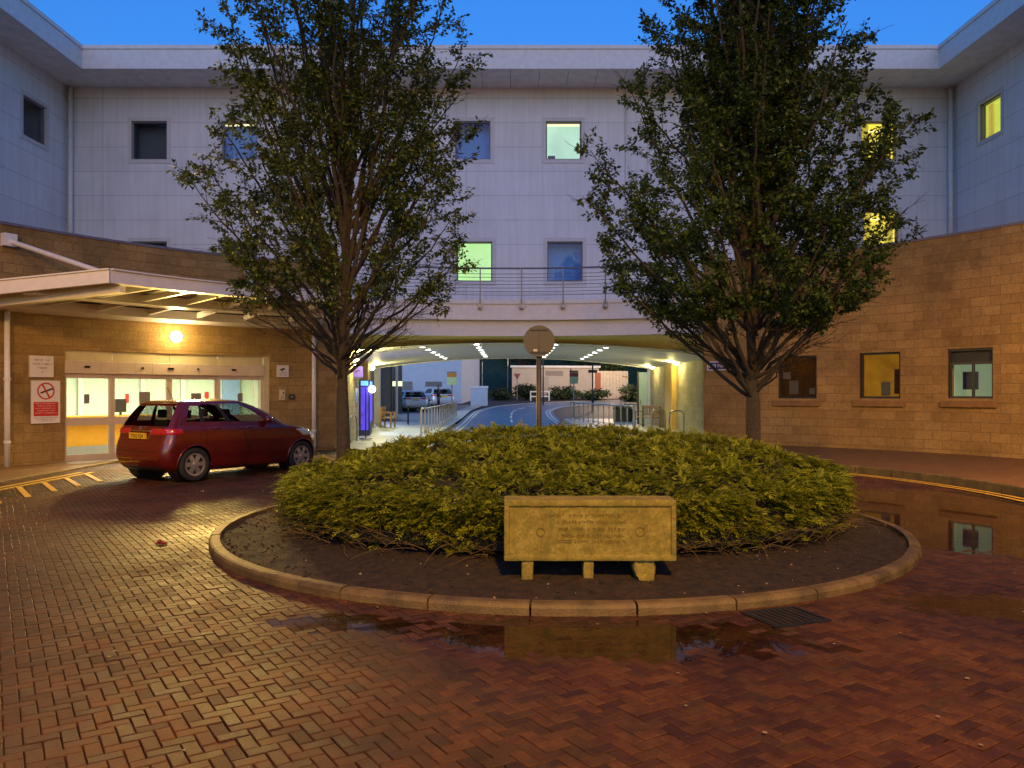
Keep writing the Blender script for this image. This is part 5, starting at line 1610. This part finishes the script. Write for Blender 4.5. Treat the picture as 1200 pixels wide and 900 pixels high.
M['beige'] = pm('beige_render', (.5, .43, .35), .75, var=.07, scale=2)
t = poly_building('low_building', 'long low beige flat roofed building behind the bushes', [(0.0, 75.5), (8.3, 76.63), (8.3, 84), (0, 84)], .9, 3.95, M['beige'], (5, 79, 1.2))
mb = MB(); prism(mb, [(-.15, 75.3), (8.45, 76.47), (8.45, 84.2), (-.15, 84.2)], 3.95, 4.15); mb.build('roof', M['white'], t)
frb = (Vector((0, 75.5, 0)), Vector((11, 1.5, 0)).normalized(), Vector((1.5, -11, 0)).normalized())
mb = MB()
for i in range(5): mb.fb(frb, 3.2, 4.9, 3.2 + i * .1, 3.26 + i * .1, 0, .05)
mb.build('vent', M['frame_grey'], t)
mb = MB(); mb.fb(frb, 2.6, 3.5, 1.2, 3.1, 0, .05); mb.build('door', pm('grey_beige_door', (.38, .34, .3), .6), t)
mb = MB(); mb.tube([(5.6, 76.1, 1), (5.6, 76.1, 3.9)], .05, 6); mb.build('downpipe', M['frame_grey'], t)
fb_ = thing('slat_fence', 'pale fence of tall upright slats at the end of the low beige building', 'fence', (9, 72.3, 1))
mb = MB()
for i in range(24): mb.box(7.35 + i * .135, 7.45 + i * .135, 72.3 + i * .03, 72.34 + i * .03, 1.0, 3.55)
mb.build('slat_panel', pm('pale_slat', (.5, .44, .36), .7, var=.12), fb_)
mb = MB(); mb.box(7.3, 10.6, 72.9, 72.96, 1.3, 1.4); mb.box(7.3, 10.6, 72.9, 72.96, 3.0, 3.1); mb.build('rail', M['wood'], fb_)
mb = MB(); mb.box(7.5, 8.0, 72.2, 72.26, 1.6, 3.4); mb.build('notice_board', pm('brown_board', (.2, .06, .04), .6), fb_)
# grass bank
V, Q = [], []
for j in range(9):
    for i in range(13):
        x = -9 + i * 1.5; y = 74 + j * 4
        V.append((x, y, g(x, y) + max(0, (y - 75)) * .19 * sstep((1.5 - x) / 4) + .12 * noise.noise((x, y, 0))))
for j in range(8):
    for i in range(12):
        p = j * 13 + i; Q.append((p, p + 1, p + 14, p + 13))
struct(np_mesh('grass_bank', V, Q, M['grass'], smooth=True))
# wooded hill closing the view
V, Q = [], []
for j in range(8):
    for i in range(40):
        x = -95 + i * 5; y = 106 + j * 5
        V.append((x, y, g(x, y) - 1 + 13 * sstep(j / 5) + 1.2 * noise.noise((x * .1, y * .1, 4))))
for j in range(7):
    for i in range(39):
        p = j * 40 + i; Q.append((p, p + 1, p + 41, p + 40))
struct(np_mesh('hill', V, Q, M['grass'], smooth=True))
# street furniture beyond
def sign_post(px, Y, label, w, z0, z1, parts, post_m='steel', cat='sign', top=None):
    x = (px - 600) / F * Y; zg = g(x, Y)
    s = thing('parking_sign' if cat == 'sign' else 'street_lamp', label, cat, (x, Y, zg))
    mb = MB(); mb.tube([(x, Y, zg - .1), (x, Y, z1 + (top or 0))], .04, 8); mb.build('post', M[post_m], s)
    for nm, a, b, m in parts:
        mb = MB(); mb.box(x - w / 2, x + w / 2, Y - .07, Y - .045, z0 + (z1 - z0) * a, z0 + (z1 - z0) * b); mb.build(nm, m, s)
    return s
M['sign_orange'] = pm('sign_orange', (.5, .2, .03), .5); M['sign_green'] = pm('sign_pale_green', (.5, .62, .3), .5); M['sign_maroon'] = pm('sign_maroon', (.28, .06, .05), .5)
sp = sign_post(529.5, 52, 'parking sign with orange band over pale green beside the silver grey car', .62, 2.1, 2.9, (('board', 0, .62, M['sign_green']), ('band', .62, .97, M['sign_orange']), ('cap', 1.0, 1.06, M['black'])))
sp = sign_post(672.5, 50, 'parking sign with maroon band over pale green in front of the low beige building', .55, 2.15, 2.9, (('board', 0, .58, M['sign_green']), ('band', .58, .95, M['sign_maroon']), ('cap', .97, 1.1, M['frame_dark'])))
x = 94.5 / F * 55
s = thing('sign_post', 'black post with short crossbar sign near the slat fence', 'post', (x, 55, g(x, 55)))
mb = MB(); mb.tube([(x, 55, .2), (x, 55, 3.6)], .05, 8); mb.tube([(x, 55, .2), (x, 55, 1.3)], .08, 8); mb.build('post', M['black'], s)
mb = MB(); mb.box(x - .3, x + .3, 54.93, 54.97, 2.95, 3.15); mb.build('crossbar', M['black'], s)
x = 36.5 / F * 64
s = thing('street_lamp', 'dark lamp column in front of the low beige building', 'street lamp', (x, 64, g(x, 64)))
mb = MB(); mb.tube([(x, 64, .3), (x, 64, 1.5), (x, 64, 6.2)], [.08, .06, .045], 8); mb.build('column', M['black'], s)
mb = MB(); mb.tube([(x, 64, 6.15), (x + .6, 64, 6.35)], .03, 6); mb.box(x + .5, x + 1.1, 63.9, 64.1, 6.3, 6.4); mb.build('lantern', M['black'], s)
for px, Y, h, lab in ((565, 78, 3.2, 'thin grey lamp pole on the grass bank beside the white annex'), (595, 76, 3.9, 'thin grey lamp pole on the grass bank beside the low beige building')):
    x = (px - 600) / F * Y
    s = thing('pole', lab, 'pole', (x, Y, g(x, Y)))
    mb = MB(); mb.tube([(x, Y, g(x, Y) - .2), (x, Y, g(x, Y) + h)], .06, 8); mb.build('shaft', M['steel'], s)
    mb = MB(); mb.tube([(x, Y, g(x, Y) + h - .1), (x, Y, g(x, Y) + h + .06)], .09, 8); mb.build('cap', M['black'], s)
x = 6 / F * 70
s = thing('triangle_sign', 'back of a triangular give way sign on a thin post by the low beige building', 'road sign', (x, 70, g(x, 70)))
mb = MB(); mb.tube([(x, 70, .8), (x, 70, 3.3)], .035, 6); mb.build('post', pm('rusty_post', (.3, .13, .1), .6), s)
mb = MB(); mb.hexa([Vector(p) for p in ((x - .04, 69.9, 2.75), (x + .04, 69.9, 2.75), (x + .04, 69.93, 2.75), (x - .04, 69.93, 2.75), (x - .3, 69.9, 3.25), (x + .3, 69.9, 3.25), (x + .3, 69.93, 3.25), (x - .3, 69.93, 3.25))]); mb.build('plate', M['sign_maroon'], s)
s = thing('barrier', 'low white tubular barrier at the road bend', 'barrier', (2.4, 69.6, g(2, 69.6)))
zz = g(2, 69.6)
mb = MB()
for x in (1.62, 3.22): mb.box(x - .05, x + .05, 69.55, 69.65, zz - .1, zz + .85)
mb.build('post', M['white'], s)
mb = MB(); mb.box(1.67, 3.17, 69.56, 69.64, zz + .72, zz + .83); mb.box(1.67, 3.17, 69.56, 69.64, zz + .3, zz + .41); mb.build('rail', M['white'], s)

# ================================================================== TREES
M['leaf_a'] = leaf_mat('leaf_olive', (.04, .062, .009), (.08, .115, .017), (.14, .165, .028), .35)
M['leaf_b'] = leaf_mat('leaf_green', (.03, .055, .01), (.055, .095, .017), (.095, .145, .025), .35)
M['leaf_far'] = leaf_mat('leaf_far', (.02, .04, .015), (.035, .06, .02), (.06, .08, .03), .2)
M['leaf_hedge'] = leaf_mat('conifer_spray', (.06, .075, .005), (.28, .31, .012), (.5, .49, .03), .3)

def leaves_mesh(name, pts, dirs, m, parent, size=(.06, .085), width=.5, rng=NP, droop=.35):
    n = len(pts)
    pts = np.asarray(pts); d = np.asarray(dirs) + rng.normal(0, .45, (n, 3)); d[:, 2] -= droop
    d /= np.linalg.norm(d, axis=1, keepdims=True)
    up = np.array([0, 0, 1.0]) + rng.normal(0, .55, (n, 3))
    s = np.cross(d, up); s /= np.maximum(np.linalg.norm(s, axis=1, keepdims=True), 1e-6)
    nn = np.cross(s, d)
    L = rng.uniform(size[0], size[1], n)[:, None]; Wd = L * width * .5
    V = np.stack([pts, pts + d * L * .45 + s * Wd + nn * L * .06, pts + d * L, pts + d * L * .45 - s * Wd + nn * L * .06], 1).reshape(-1, 3)
    Q = np.arange(n * 4).reshape(-1, 4)
    return np_mesh(name, V, Q, m, parent, attr=rng.random(n))

def bez(p0, p1, p2, t): return p0 * (1 - t) ** 2 + p1 * 2 * t * (1 - t) + p2 * t * t

def make_tree(label, x, y, z, prof, H_, nl, seed, lm, fork, tr, dens, thin=0.0, ox=0.0):
    r = random.Random(seed)
    root = thing('tree', label, 'tree', (x, y, z))
    wood = MB(); P, D = [], []
    zs_p = [p[0] for p in prof]; wl = [p[1] for p in prof]; wr = [p[2] for p in prof]
    def env(zz, ax):   # half width left / right, blended by azimuth
        a = np.interp(zz, zs_p, wl); b = np.interp(zz, zs_p, wr)
        return a + (b - a) * (ax + 1) / 2
    base = Vector((x, y, z))
    lead = []
    for i in range(15):
        h = H_ * .97 * i / 14
        lead.append(base + Vector((.05 * math.sin(h * 1.1 + seed) * min(1, h / 3) + ox * h / H_, .05 * math.cos(h * .9 + seed) * min(1, h / 3), h)))
    wood.tube([base + Vector((0, 0, -.15))] + lead, [tr * 1.35] + [tr * (1.12 if i == 0 else max(.06, (1 - i / 14) ** .85) * (1 if lead[i].z - z < fork else .72)) for i in range(15)], 12)
    def leadpt(h):
        f = max(0, min(13.999, h / (H_ * .97) * 14)); i = int(f); return lead[i].lerp(lead[i + 1], f - i)
    def twig(p, d, L, lvl):
        n = 5; pts = [p]; q = p.copy(); dd = d.copy()
        for i in range(n):
            dd = (dd + Vector((r.gauss(0, .12), r.gauss(0, .12), r.gauss(.03, .1)))).normalized(); q = q + dd * L / n; pts.append(q.copy())
        wood.tube(pts, [max(.0025, .0055 * L * (1 - i / (n + 1)) + .002) for i in range(n + 1)], 3, cap=False)
        m = int(L * 30 * dens) + 1
        for i in range(m):
            t = .18 + .82 * (i + r.random()) / m; f = t * n; j = min(int(f), n - 1); c = pts[j].lerp(pts[j + 1], f - j)
            for _ in range(2 + (r.random() < .5)):
                v = Vector((r.gauss(0, 1), r.gauss(0, 1), r.gauss(0, .5))).normalized()
                P.append(c + v * r.uniform(0, .05)); D.append((dd * .5 + v).normalized())
        if lvl:
            for k in range(2 + (L > .5)):
                t = r.uniform(.25, .85); j = int(t * n)
                s = (dd + Vector((r.gauss(0, .7), r.gauss(0, .7), r.gauss(.05, .35)))).normalized(); twig(pts[j], s, L * r.uniform(.4, .65), lvl - 1)
    for i in range(nl):
        az = (i * 2.39996 + r.uniform(-.3, .3)); f = (i + .5) / nl
        ca, sa = math.cos(az), math.sin(az)
        zt = fork + .6 + (H_ - fork - .6) * (f ** 1.14)
        R_ = env(zt, ca) * r.uniform(.8, 1.0)
        if f > .45 and r.random() < .3: R_ *= r.uniform(.35, .75)
        z0 = max(fork + r.uniform(-.12, .35), min(zt - .7 - R_ * .75, fork + (zt - fork) * r.uniform(.1, .55)))
        p0 = leadpt(z0); tip = base + Vector((R_ * ca + ox * zt / H_, R_ * .92 * sa, zt))
        p1 = p0 + Vector(((tip.x - p0.x) * .5, (tip.y - p0.y) * .5, (zt - z0) * .42))
        n = 14; pts = [bez(p0, p1, tip, k / n) + Vector((r.gauss(0, .02), r.gauss(0, .02), 0)) * (k > 0) for k in range(n + 1)]
        L = sum((pts[k + 1] - pts[k]).length for k in range(n))
        r0 = min(tr * .34, .006 + .007 * L)
        wood.tube(pts, [max(.005, r0 * (1 - k / n) ** .8 + .004) for k in range(n + 1)], 6, cap=False)
        nt = int(L * 4.9)
        for k in range(nt):
            t = .3 + .7 * (k + r.random()) / nt; f2 = t * n; j = min(int(f2), n - 1); c = pts[j].lerp(pts[j + 1], f2 - j)
            tan = (pts[j + 1] - pts[j]).normalized(); a2 = r.uniform(0, 6.283)
            side = tan.orthogonal().normalized(); side = (side * math.cos(a2) + tan.cross(side) * math.sin(a2)); side.z *= .5
            d = (tan * .75 + side * .8 + Vector((ca, sa, 0)) * .15).normalized()
            twig(c, d, (.32 + .5 * r.random()) * (1.15 - .45 * t) * (1 if t > .35 else .6), 1 if t > .3 else 0)
    P_ = np.array([tuple(p) for p in P]); D_ = np.array([tuple(d) for d in D])
    dx, dy = P_[:, 0] - x, P_[:, 1] - y; rr = np.hypot(dx, dy) + 1e-6
    zz = P_[:, 2] - z
    e = np.interp(zz, zs_p, wl) + (np.interp(zz, zs_p, wr) - np.interp(zz, zs_p, wl)) * (dx / rr + 1) / 2
    nz = np.array([noise.noise((p[0] * 1.1, p[1] * 1.1, p[2] * 1.1 + seed)) for p in P_])
    bare = fork + 1.5 - .75 * np.clip(rr / np.maximum(e, .1), 0, 1)      # crown starts above a bare fan of limbs
    keep = (rr < e * (1.06 + .22 * nz)) & (nz > -.46) & (zz > bare + .5 * nz)
    core = (rr < .5 * e) & (NP.random(len(P_)) < thin); keep &= ~core
    wood.build('trunk', M['bark'], root, smooth=True)
    leaves_mesh('crown', P_[keep], D_[keep], lm, root, (.045, .085), .55)
    print('tree', label[:20], len(P_), keep.sum())
    return root
YT = 11.4
prof_l = [(1.9, .1, .1), (2.3, 1.05, .95), (2.7, 1.6, 1.5), (3.4, 2.0, 1.85), (4.4, 2.15, 1.9), (5.3, 2.1, 1.95), (6.2, 2.1, 2.05), (6.8, 2.0, 1.9), (7.6, 1.75, 1.3), (8.4, 1.2, .9), (9.2, .3, .3)]
make_tree('sparse small leaved tree with many upright branches on the island, beside the red car', (403 - 600) / F * YT, YT, .12, prof_l, 9.1, 74, 3, M['leaf_a'], 1.75, .105, .86, .5)
YT2 = 11.1
prof_r = [(1.6, .1, .1), (2.1, .9, .7), (2.6, 1.7, 1.3), (3.1, 2.3, 1.9), (3.8, 2.55, 2.35), (4.8, 2.3, 2.3), (5.6, 1.85, 1.85), (6.3, 1.45, 1.5), (7.1, 1.25, 1.35), (8.2, 1.0, 1.0), (9.4, .2, .2)]
make_tree('dense dark leaved tree with wide crown on the island, before the stone wing', (882 - 600) / F * YT2, YT2, .12, prof_r, 9.3, 90, 8, M['leaf_b'], 1.5, .11, 1.2, .3)

def far_tree(name, label, x, y, h, w, n, lm, trunk=True, cat='tree', grp=None, size=(.25, .5)):
    zg = g(x, y); rng = np.random.default_rng(int(abs(x * 31 + y * 7)))
    t = thing(name, label, cat, (x, y, zg), 0, grp)
    mb = MB(); mb.tube([(x, y, zg - .3), (x + .05, y, zg + h * .35), (x, y, zg + h * .8)], [w * .07, w * .05, w * .02], 7)
    for k in range(6):
        a = k * 1.05; mb.tube([(x, y, zg + h * (.2 + .06 * k)), (x + math.cos(a) * w * .35, y + math.sin(a) * w * .35, zg + h * (.4 + .08 * k))], [w * .03, w * .01], 5)
    mb.build('trunk' if trunk else 'stem', M['bark'], t)
    cl = rng.normal(0, 1, (26, 3)); cl /= np.linalg.norm(cl, axis=1, keepdims=True); cl *= rng.uniform(.45, 1, (26, 1))
    c = cl[rng.integers(0, 26, n)] * np.array([w * .42, w * .42, h * .38]); p = c + rng.normal(0, 1, (n, 3)) * np.array([w * .09, w * .09, h * .07])
    p[:, 2] = np.maximum(p[:, 2] + h * (.5 if trunk else .36), .05)
    p += np.array([x, y, zg])
    leaves_mesh('crown' if trunk else 'foliage', p, rng.normal(0, 1, (n, 3)), lm, t, size, .7, rng)
far_tree('tree', 'dark tree beyond the grass bank, beside the white annex', -6, 100, 12, 9, 3000, M['leaf_far'])
far_tree('tree', 'dark tree beyond the grass bank, at its middle', 1, 104, 13, 9, 3000, M['leaf_far'])
far_tree('tree', 'dark tree rising behind the vent of the low beige building', 9, 100, 13, 10, 3000, M['leaf_far'])
far_tree('tree', 'dark tree rising behind the slat fence', 18, 98, 14, 11, 3000, M['leaf_far'])
far_tree('tree', 'dark tree rising behind the pale blue door', 26, 92, 12, 11, 3000, M['leaf_far'])
far_tree('tree', 'small olive tree growing just behind the slat fence', 9.6, 78, 4.6, 3.2, 1500, M['leaf_a'], size=(.18, .32))
for x, y, h, w, lab in ((-1.0, 71.5, 1.1, 1.9, 'low rounded bush at the foot of the grass bank'), (1.3, 71.8, 1.5, 2.2, 'rounded bush behind the white barrier'), (4.6, 72.0, 1.3, 2.6, 'rounded bush between the barrier and the maroon parking sign'),
                        (7.3, 70.5, 1.2, 2.4, 'wide low bush in front of the slat fence'), (10.2, 68.5, 1.6, 1.9, 'dark rounded bush at the end of the slat fence'), (11.6, 66.5, 1.3, 2.0, 'dark rounded bush beside the pale blue door')):
    far_tree('bush', lab, x, y, h * 1.1, w * 1.25, 3200, M['leaf_far'], False, 'bush', 'bushes along the far kerb', (.1, .2))

# ================================================================== HEDGE ON THE ISLAND
HC = (.60, 9.98); HA, HBf, HBb = 3.36, 2.95, 2.9
def hd(x, y):
    dy = (y - HC[1]) / (HBf if y < HC[1] else HBb)
    return math.hypot((x - HC[0]) / HA, dy)
def hz(x, y, d=None):
    d = hd(x, y) if d is None else d
    top = .64 + .32 * sstep((y - 7.1) / 4.2)
    dx = (x - HC[0]) / HA
    top *= 1 - (.42 if dx < 0 else .22) * abs(dx) ** 2.2
    n = .09 * noise.noise((x * 1.9, y * 1.9, 3)) + .05 * noise.noise((x * 4.6, y * 4.6, 7))
    return max(0, 1 - d ** 10) ** .5 * (top + n)
hedge = thing('hedge', 'broad low mound of yellow green clipped conifer filling the island behind the inscribed stone', 'hedge', (HC[0], HC[1], .13))
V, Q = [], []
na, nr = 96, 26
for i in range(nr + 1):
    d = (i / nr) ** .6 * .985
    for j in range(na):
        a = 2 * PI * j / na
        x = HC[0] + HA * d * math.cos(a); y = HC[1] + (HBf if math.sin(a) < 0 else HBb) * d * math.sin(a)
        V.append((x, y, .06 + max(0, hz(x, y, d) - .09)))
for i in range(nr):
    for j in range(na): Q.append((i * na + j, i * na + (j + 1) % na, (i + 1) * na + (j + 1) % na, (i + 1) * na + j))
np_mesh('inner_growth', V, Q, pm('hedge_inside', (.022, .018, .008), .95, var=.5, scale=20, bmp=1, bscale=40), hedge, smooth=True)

rng = np.random.default_rng(77)
sp, sd, sl_ = [], [], []
def dens_at(x, y, z): return noise.noise((x * 2.6, y * 2.6, z * 3 + 11))
while len(sp) < 42000:
    u = rng.random(); a = rng.uniform(0, 2 * PI)
    if u < .6: d = math.sqrt(rng.random()) * .985
    else: d = rng.uniform(.9, 1.0); a = rng.uniform(PI * .93, PI * 2.07)
    x = HC[0] + HA * d * math.cos(a); y = HC[1] + (HBf if math.sin(a) < 0 else HBb) * d * math.sin(a)
    if y > 11.3 and rng.random() < .45: continue
    zt = hz(x, y, d)
    if u >= .6:
        z = .16 + (hz(HC[0] + (x - HC[0]) * .85, HC[1] + (y - HC[1]) * .85) - .12) * rng.random() ** .7
    else: z = .1 + zt + rng.normal(0, .018)
    nz = dens_at(x, y, z)
    if rng.random() < .38 - 1.5 * (nz + .17): continue
    if z < .34 and rng.random() < .55: continue
    out = Vector((math.cos(a) * (d ** 2), math.sin(a) * (d ** 2), 0))
    k = d ** 5 if u < .6 else 1
    dr = out * (.5 + .6 * k) + Vector((rng.normal(0, .5), rng.normal(0, .5), .22 - .1 * k + rng.normal(0, .18)))
    sp.append((x, y, z)); sd.append(tuple(dr.normalized())); sl_.append(rng.uniform(.045, .11) * (2.0 if rng.random() < .05 else 1))
def sprigs(name, P, D, Ls, m, parent, rng, nl=6):
    P = np.array(P); D = np.array(D); Ls = np.array(Ls); n = len(P)
    up = np.array([0, 0, 1.0]) + rng.normal(0, .3, (n, 3)); S = np.cross(D, up); S /= np.linalg.norm(S, axis=1, keepdims=True); U_ = np.cross(S, D)
    Vs, at = [], []
    base_r = rng.random(n)
    for i in range(nl):
        t = (i + .5) / nl
        for sg in (-1, 1):
            c = P + D * (Ls * t)[:, None] - U_ * (Ls * .25 * t * t)[:, None]
            L = (Ls * (.42 - .26 * t) * rng.uniform(.8, 1.2, n))[:, None]
            d = D * .75 + S * sg * .8 + U_ * rng.normal(.05, .2, (n, 1)); d /= np.linalg.norm(d, axis=1, keepdims=True)
            w = np.cross(d, U_) * L * .16
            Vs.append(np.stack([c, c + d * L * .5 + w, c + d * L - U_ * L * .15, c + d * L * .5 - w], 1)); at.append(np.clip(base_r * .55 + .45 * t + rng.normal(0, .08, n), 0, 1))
    c = P + D * (Ls * .85)[:, None] - U_ * (Ls * .2)[:, None]; w = S * .007
    Vs.append(np.stack([P - w * .6, P + w * .6, c + w, c - w], 1)); at.append(base_r * .3)
    V = np.concatenate(Vs).reshape(-1, 3); Q = np.arange(len(V)).reshape(-1, 4)
    return np_mesh(name, V, Q, m, parent, attr=np.concatenate(at))
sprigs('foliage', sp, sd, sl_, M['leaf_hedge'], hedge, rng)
# bare woody stems along the front skirt
mb = MB(); r = random.Random(21)
for i in range(700):
    a = r.uniform(PI * 1.0, PI * 2.0); d = r.uniform(.9, 1.01)
    x = HC[0] + HA * d * math.cos(a); y = HC[1] + HBf * d * math.sin(a); z = soil_z(x, y)
    o_ = Vector((math.cos(a), math.sin(a), 0)); tn = Vector((-math.sin(a), math.cos(a), 0))
    L = r.uniform(.15, .5); sg = r.choice((-1, 1))
    d0_ = (o_ * r.uniform(.1, .8) + tn * r.uniform(-.9, .9) + Vector((0, 0, r.uniform(.2, 1.0)))).normalized()
    p = Vector((x, y, z + r.uniform(0, .16))); pts = [p]
    for k in range(5):
        d0_ = (d0_ + Vector((r.gauss(0, .16), r.gauss(0, .16), r.uniform(-.32, .08)))).normalized(); p = p + d0_ * L / 5
        p.z = max(p.z, soil_z(p.x, p.y) + .006); pts.append(p.copy())
    r0 = r.uniform(.0025, .006); mb.tube(pts, [r0 * (1 - .12 * k) for k in range(6)], 4, cap=False)
st = mb.build('bare_stems', M['twig'], hedge, smooth=True); st['kind'] = 'stuff'

# ================================================================== SKY, LIGHT, CAMERA
w = bpy.data.worlds.new('World'); SC.world = w; w.use_nodes = True
nt = w.node_tree; bg = nt.nodes['Background']
sk = nt.nodes.new('ShaderNodeTexSky'); sk.sky_type = 'NISHITA'; sk.sun_disc = False
SUN_EL, SUN_ROT = 0.0, 180.0
sk.sun_elevation = rad(SUN_EL); sk.sun_rotation = rad(SUN_ROT); sk.altitude = 50; sk.air_density = 1.0; sk.dust_density = .6; sk.ozone_density = 3.0
nt.links.new(mix_rgb(nt, 1.0, sk.outputs[0], (.27, .66, 1.0), 'MULTIPLY'), bg.inputs['Color'])
bg.inputs['Strength'].default_value = 1.5
light('afterglow', 'SUN', (0, -20, 30), .55, (1, .62, .3), 1, (rad(70), 0, rad(6)))
bpy.data.objects['afterglow'].data.angle = rad(50)

SOD = (1, .42, .06)
light('street_lamp_glow', 'SPOT', (1.4, -3.2, 9.6), 11500, (1, .5, .05), .3, (rad(14), 0, 0), 152)
sl2 = light('street_lamp_glow', 'SPOT', (9.2, 10.2, 5.2), 2500, (1, .45, .05), .3, None, 150)
sl2.rotation_euler = (Vector((9.8, 13.2, 0)) - sl2.location).to_track_quat('-Z', 'Y').to_euler()
sl3 = light('street_lamp_glow', 'SPOT', (-9.4, 8.5, 6.0), 1300, (1, .46, .05), .35, None, 150)
sl3.rotation_euler = (Vector((-10.2, 12.2, 0)) - sl3.location).to_track_quat('-Z', 'Y').to_euler()
light('street_lamp_glow', 'POINT', (8.5, 67, 6.5), 3600, (1, .68, .36), .3)
light('street_lamp_glow', 'POINT', (-9, 50, 7), 2600, (.7, .85, 1), .3)
# reception room lamps
for t in (d0 + 3, d0 + 11, d0 + 19):
    p = arc(t, RW + 1.9, 2.58); light('room_light', 'AREA', p, 140, (1, .93, .66), .8)

cd = bpy.data.cameras.new('camera'); cam = bpy.data.objects.new('camera', cd); COL.objects.link(cam)
cam.location = (0, 0, EYE); cam.rotation_euler = (PI / 2, 0, 0)
cd.sensor_width = 36; cd.lens = F / 1200 * 36; cd.shift_y = (HOR - 450) / 1200; cd.clip_end = 3000; cd.clip_start = .05
SC.camera = cam
SC.view_settings.view_transform = 'Standard'; SC.view_settings.look = 'None'; SC.view_settings.exposure = 0; SC.view_settings.gamma = 1
SC.view_settings.use_curve_mapping = False
SC.render.engine = 'CYCLES'
c = SC.cycles
c.use_denoising = True
try: c.denoiser = 'OPENIMAGEDENOISE'; c.denoising_input_passes = 'RGB_ALBEDO_NORMAL'; c.denoising_prefilter = 'NONE'
except Exception: pass
c.max_bounces = 6; c.diffuse_bounces = 3; c.glossy_bounces = 3; c.transmission_bounces = 4; c.transparent_max_bounces = 12
c.caustics_reflective = False; c.caustics_refractive = False; c.sample_clamp_indirect = 1.5; c.blur_glossy = .5
c.use_light_tree = True
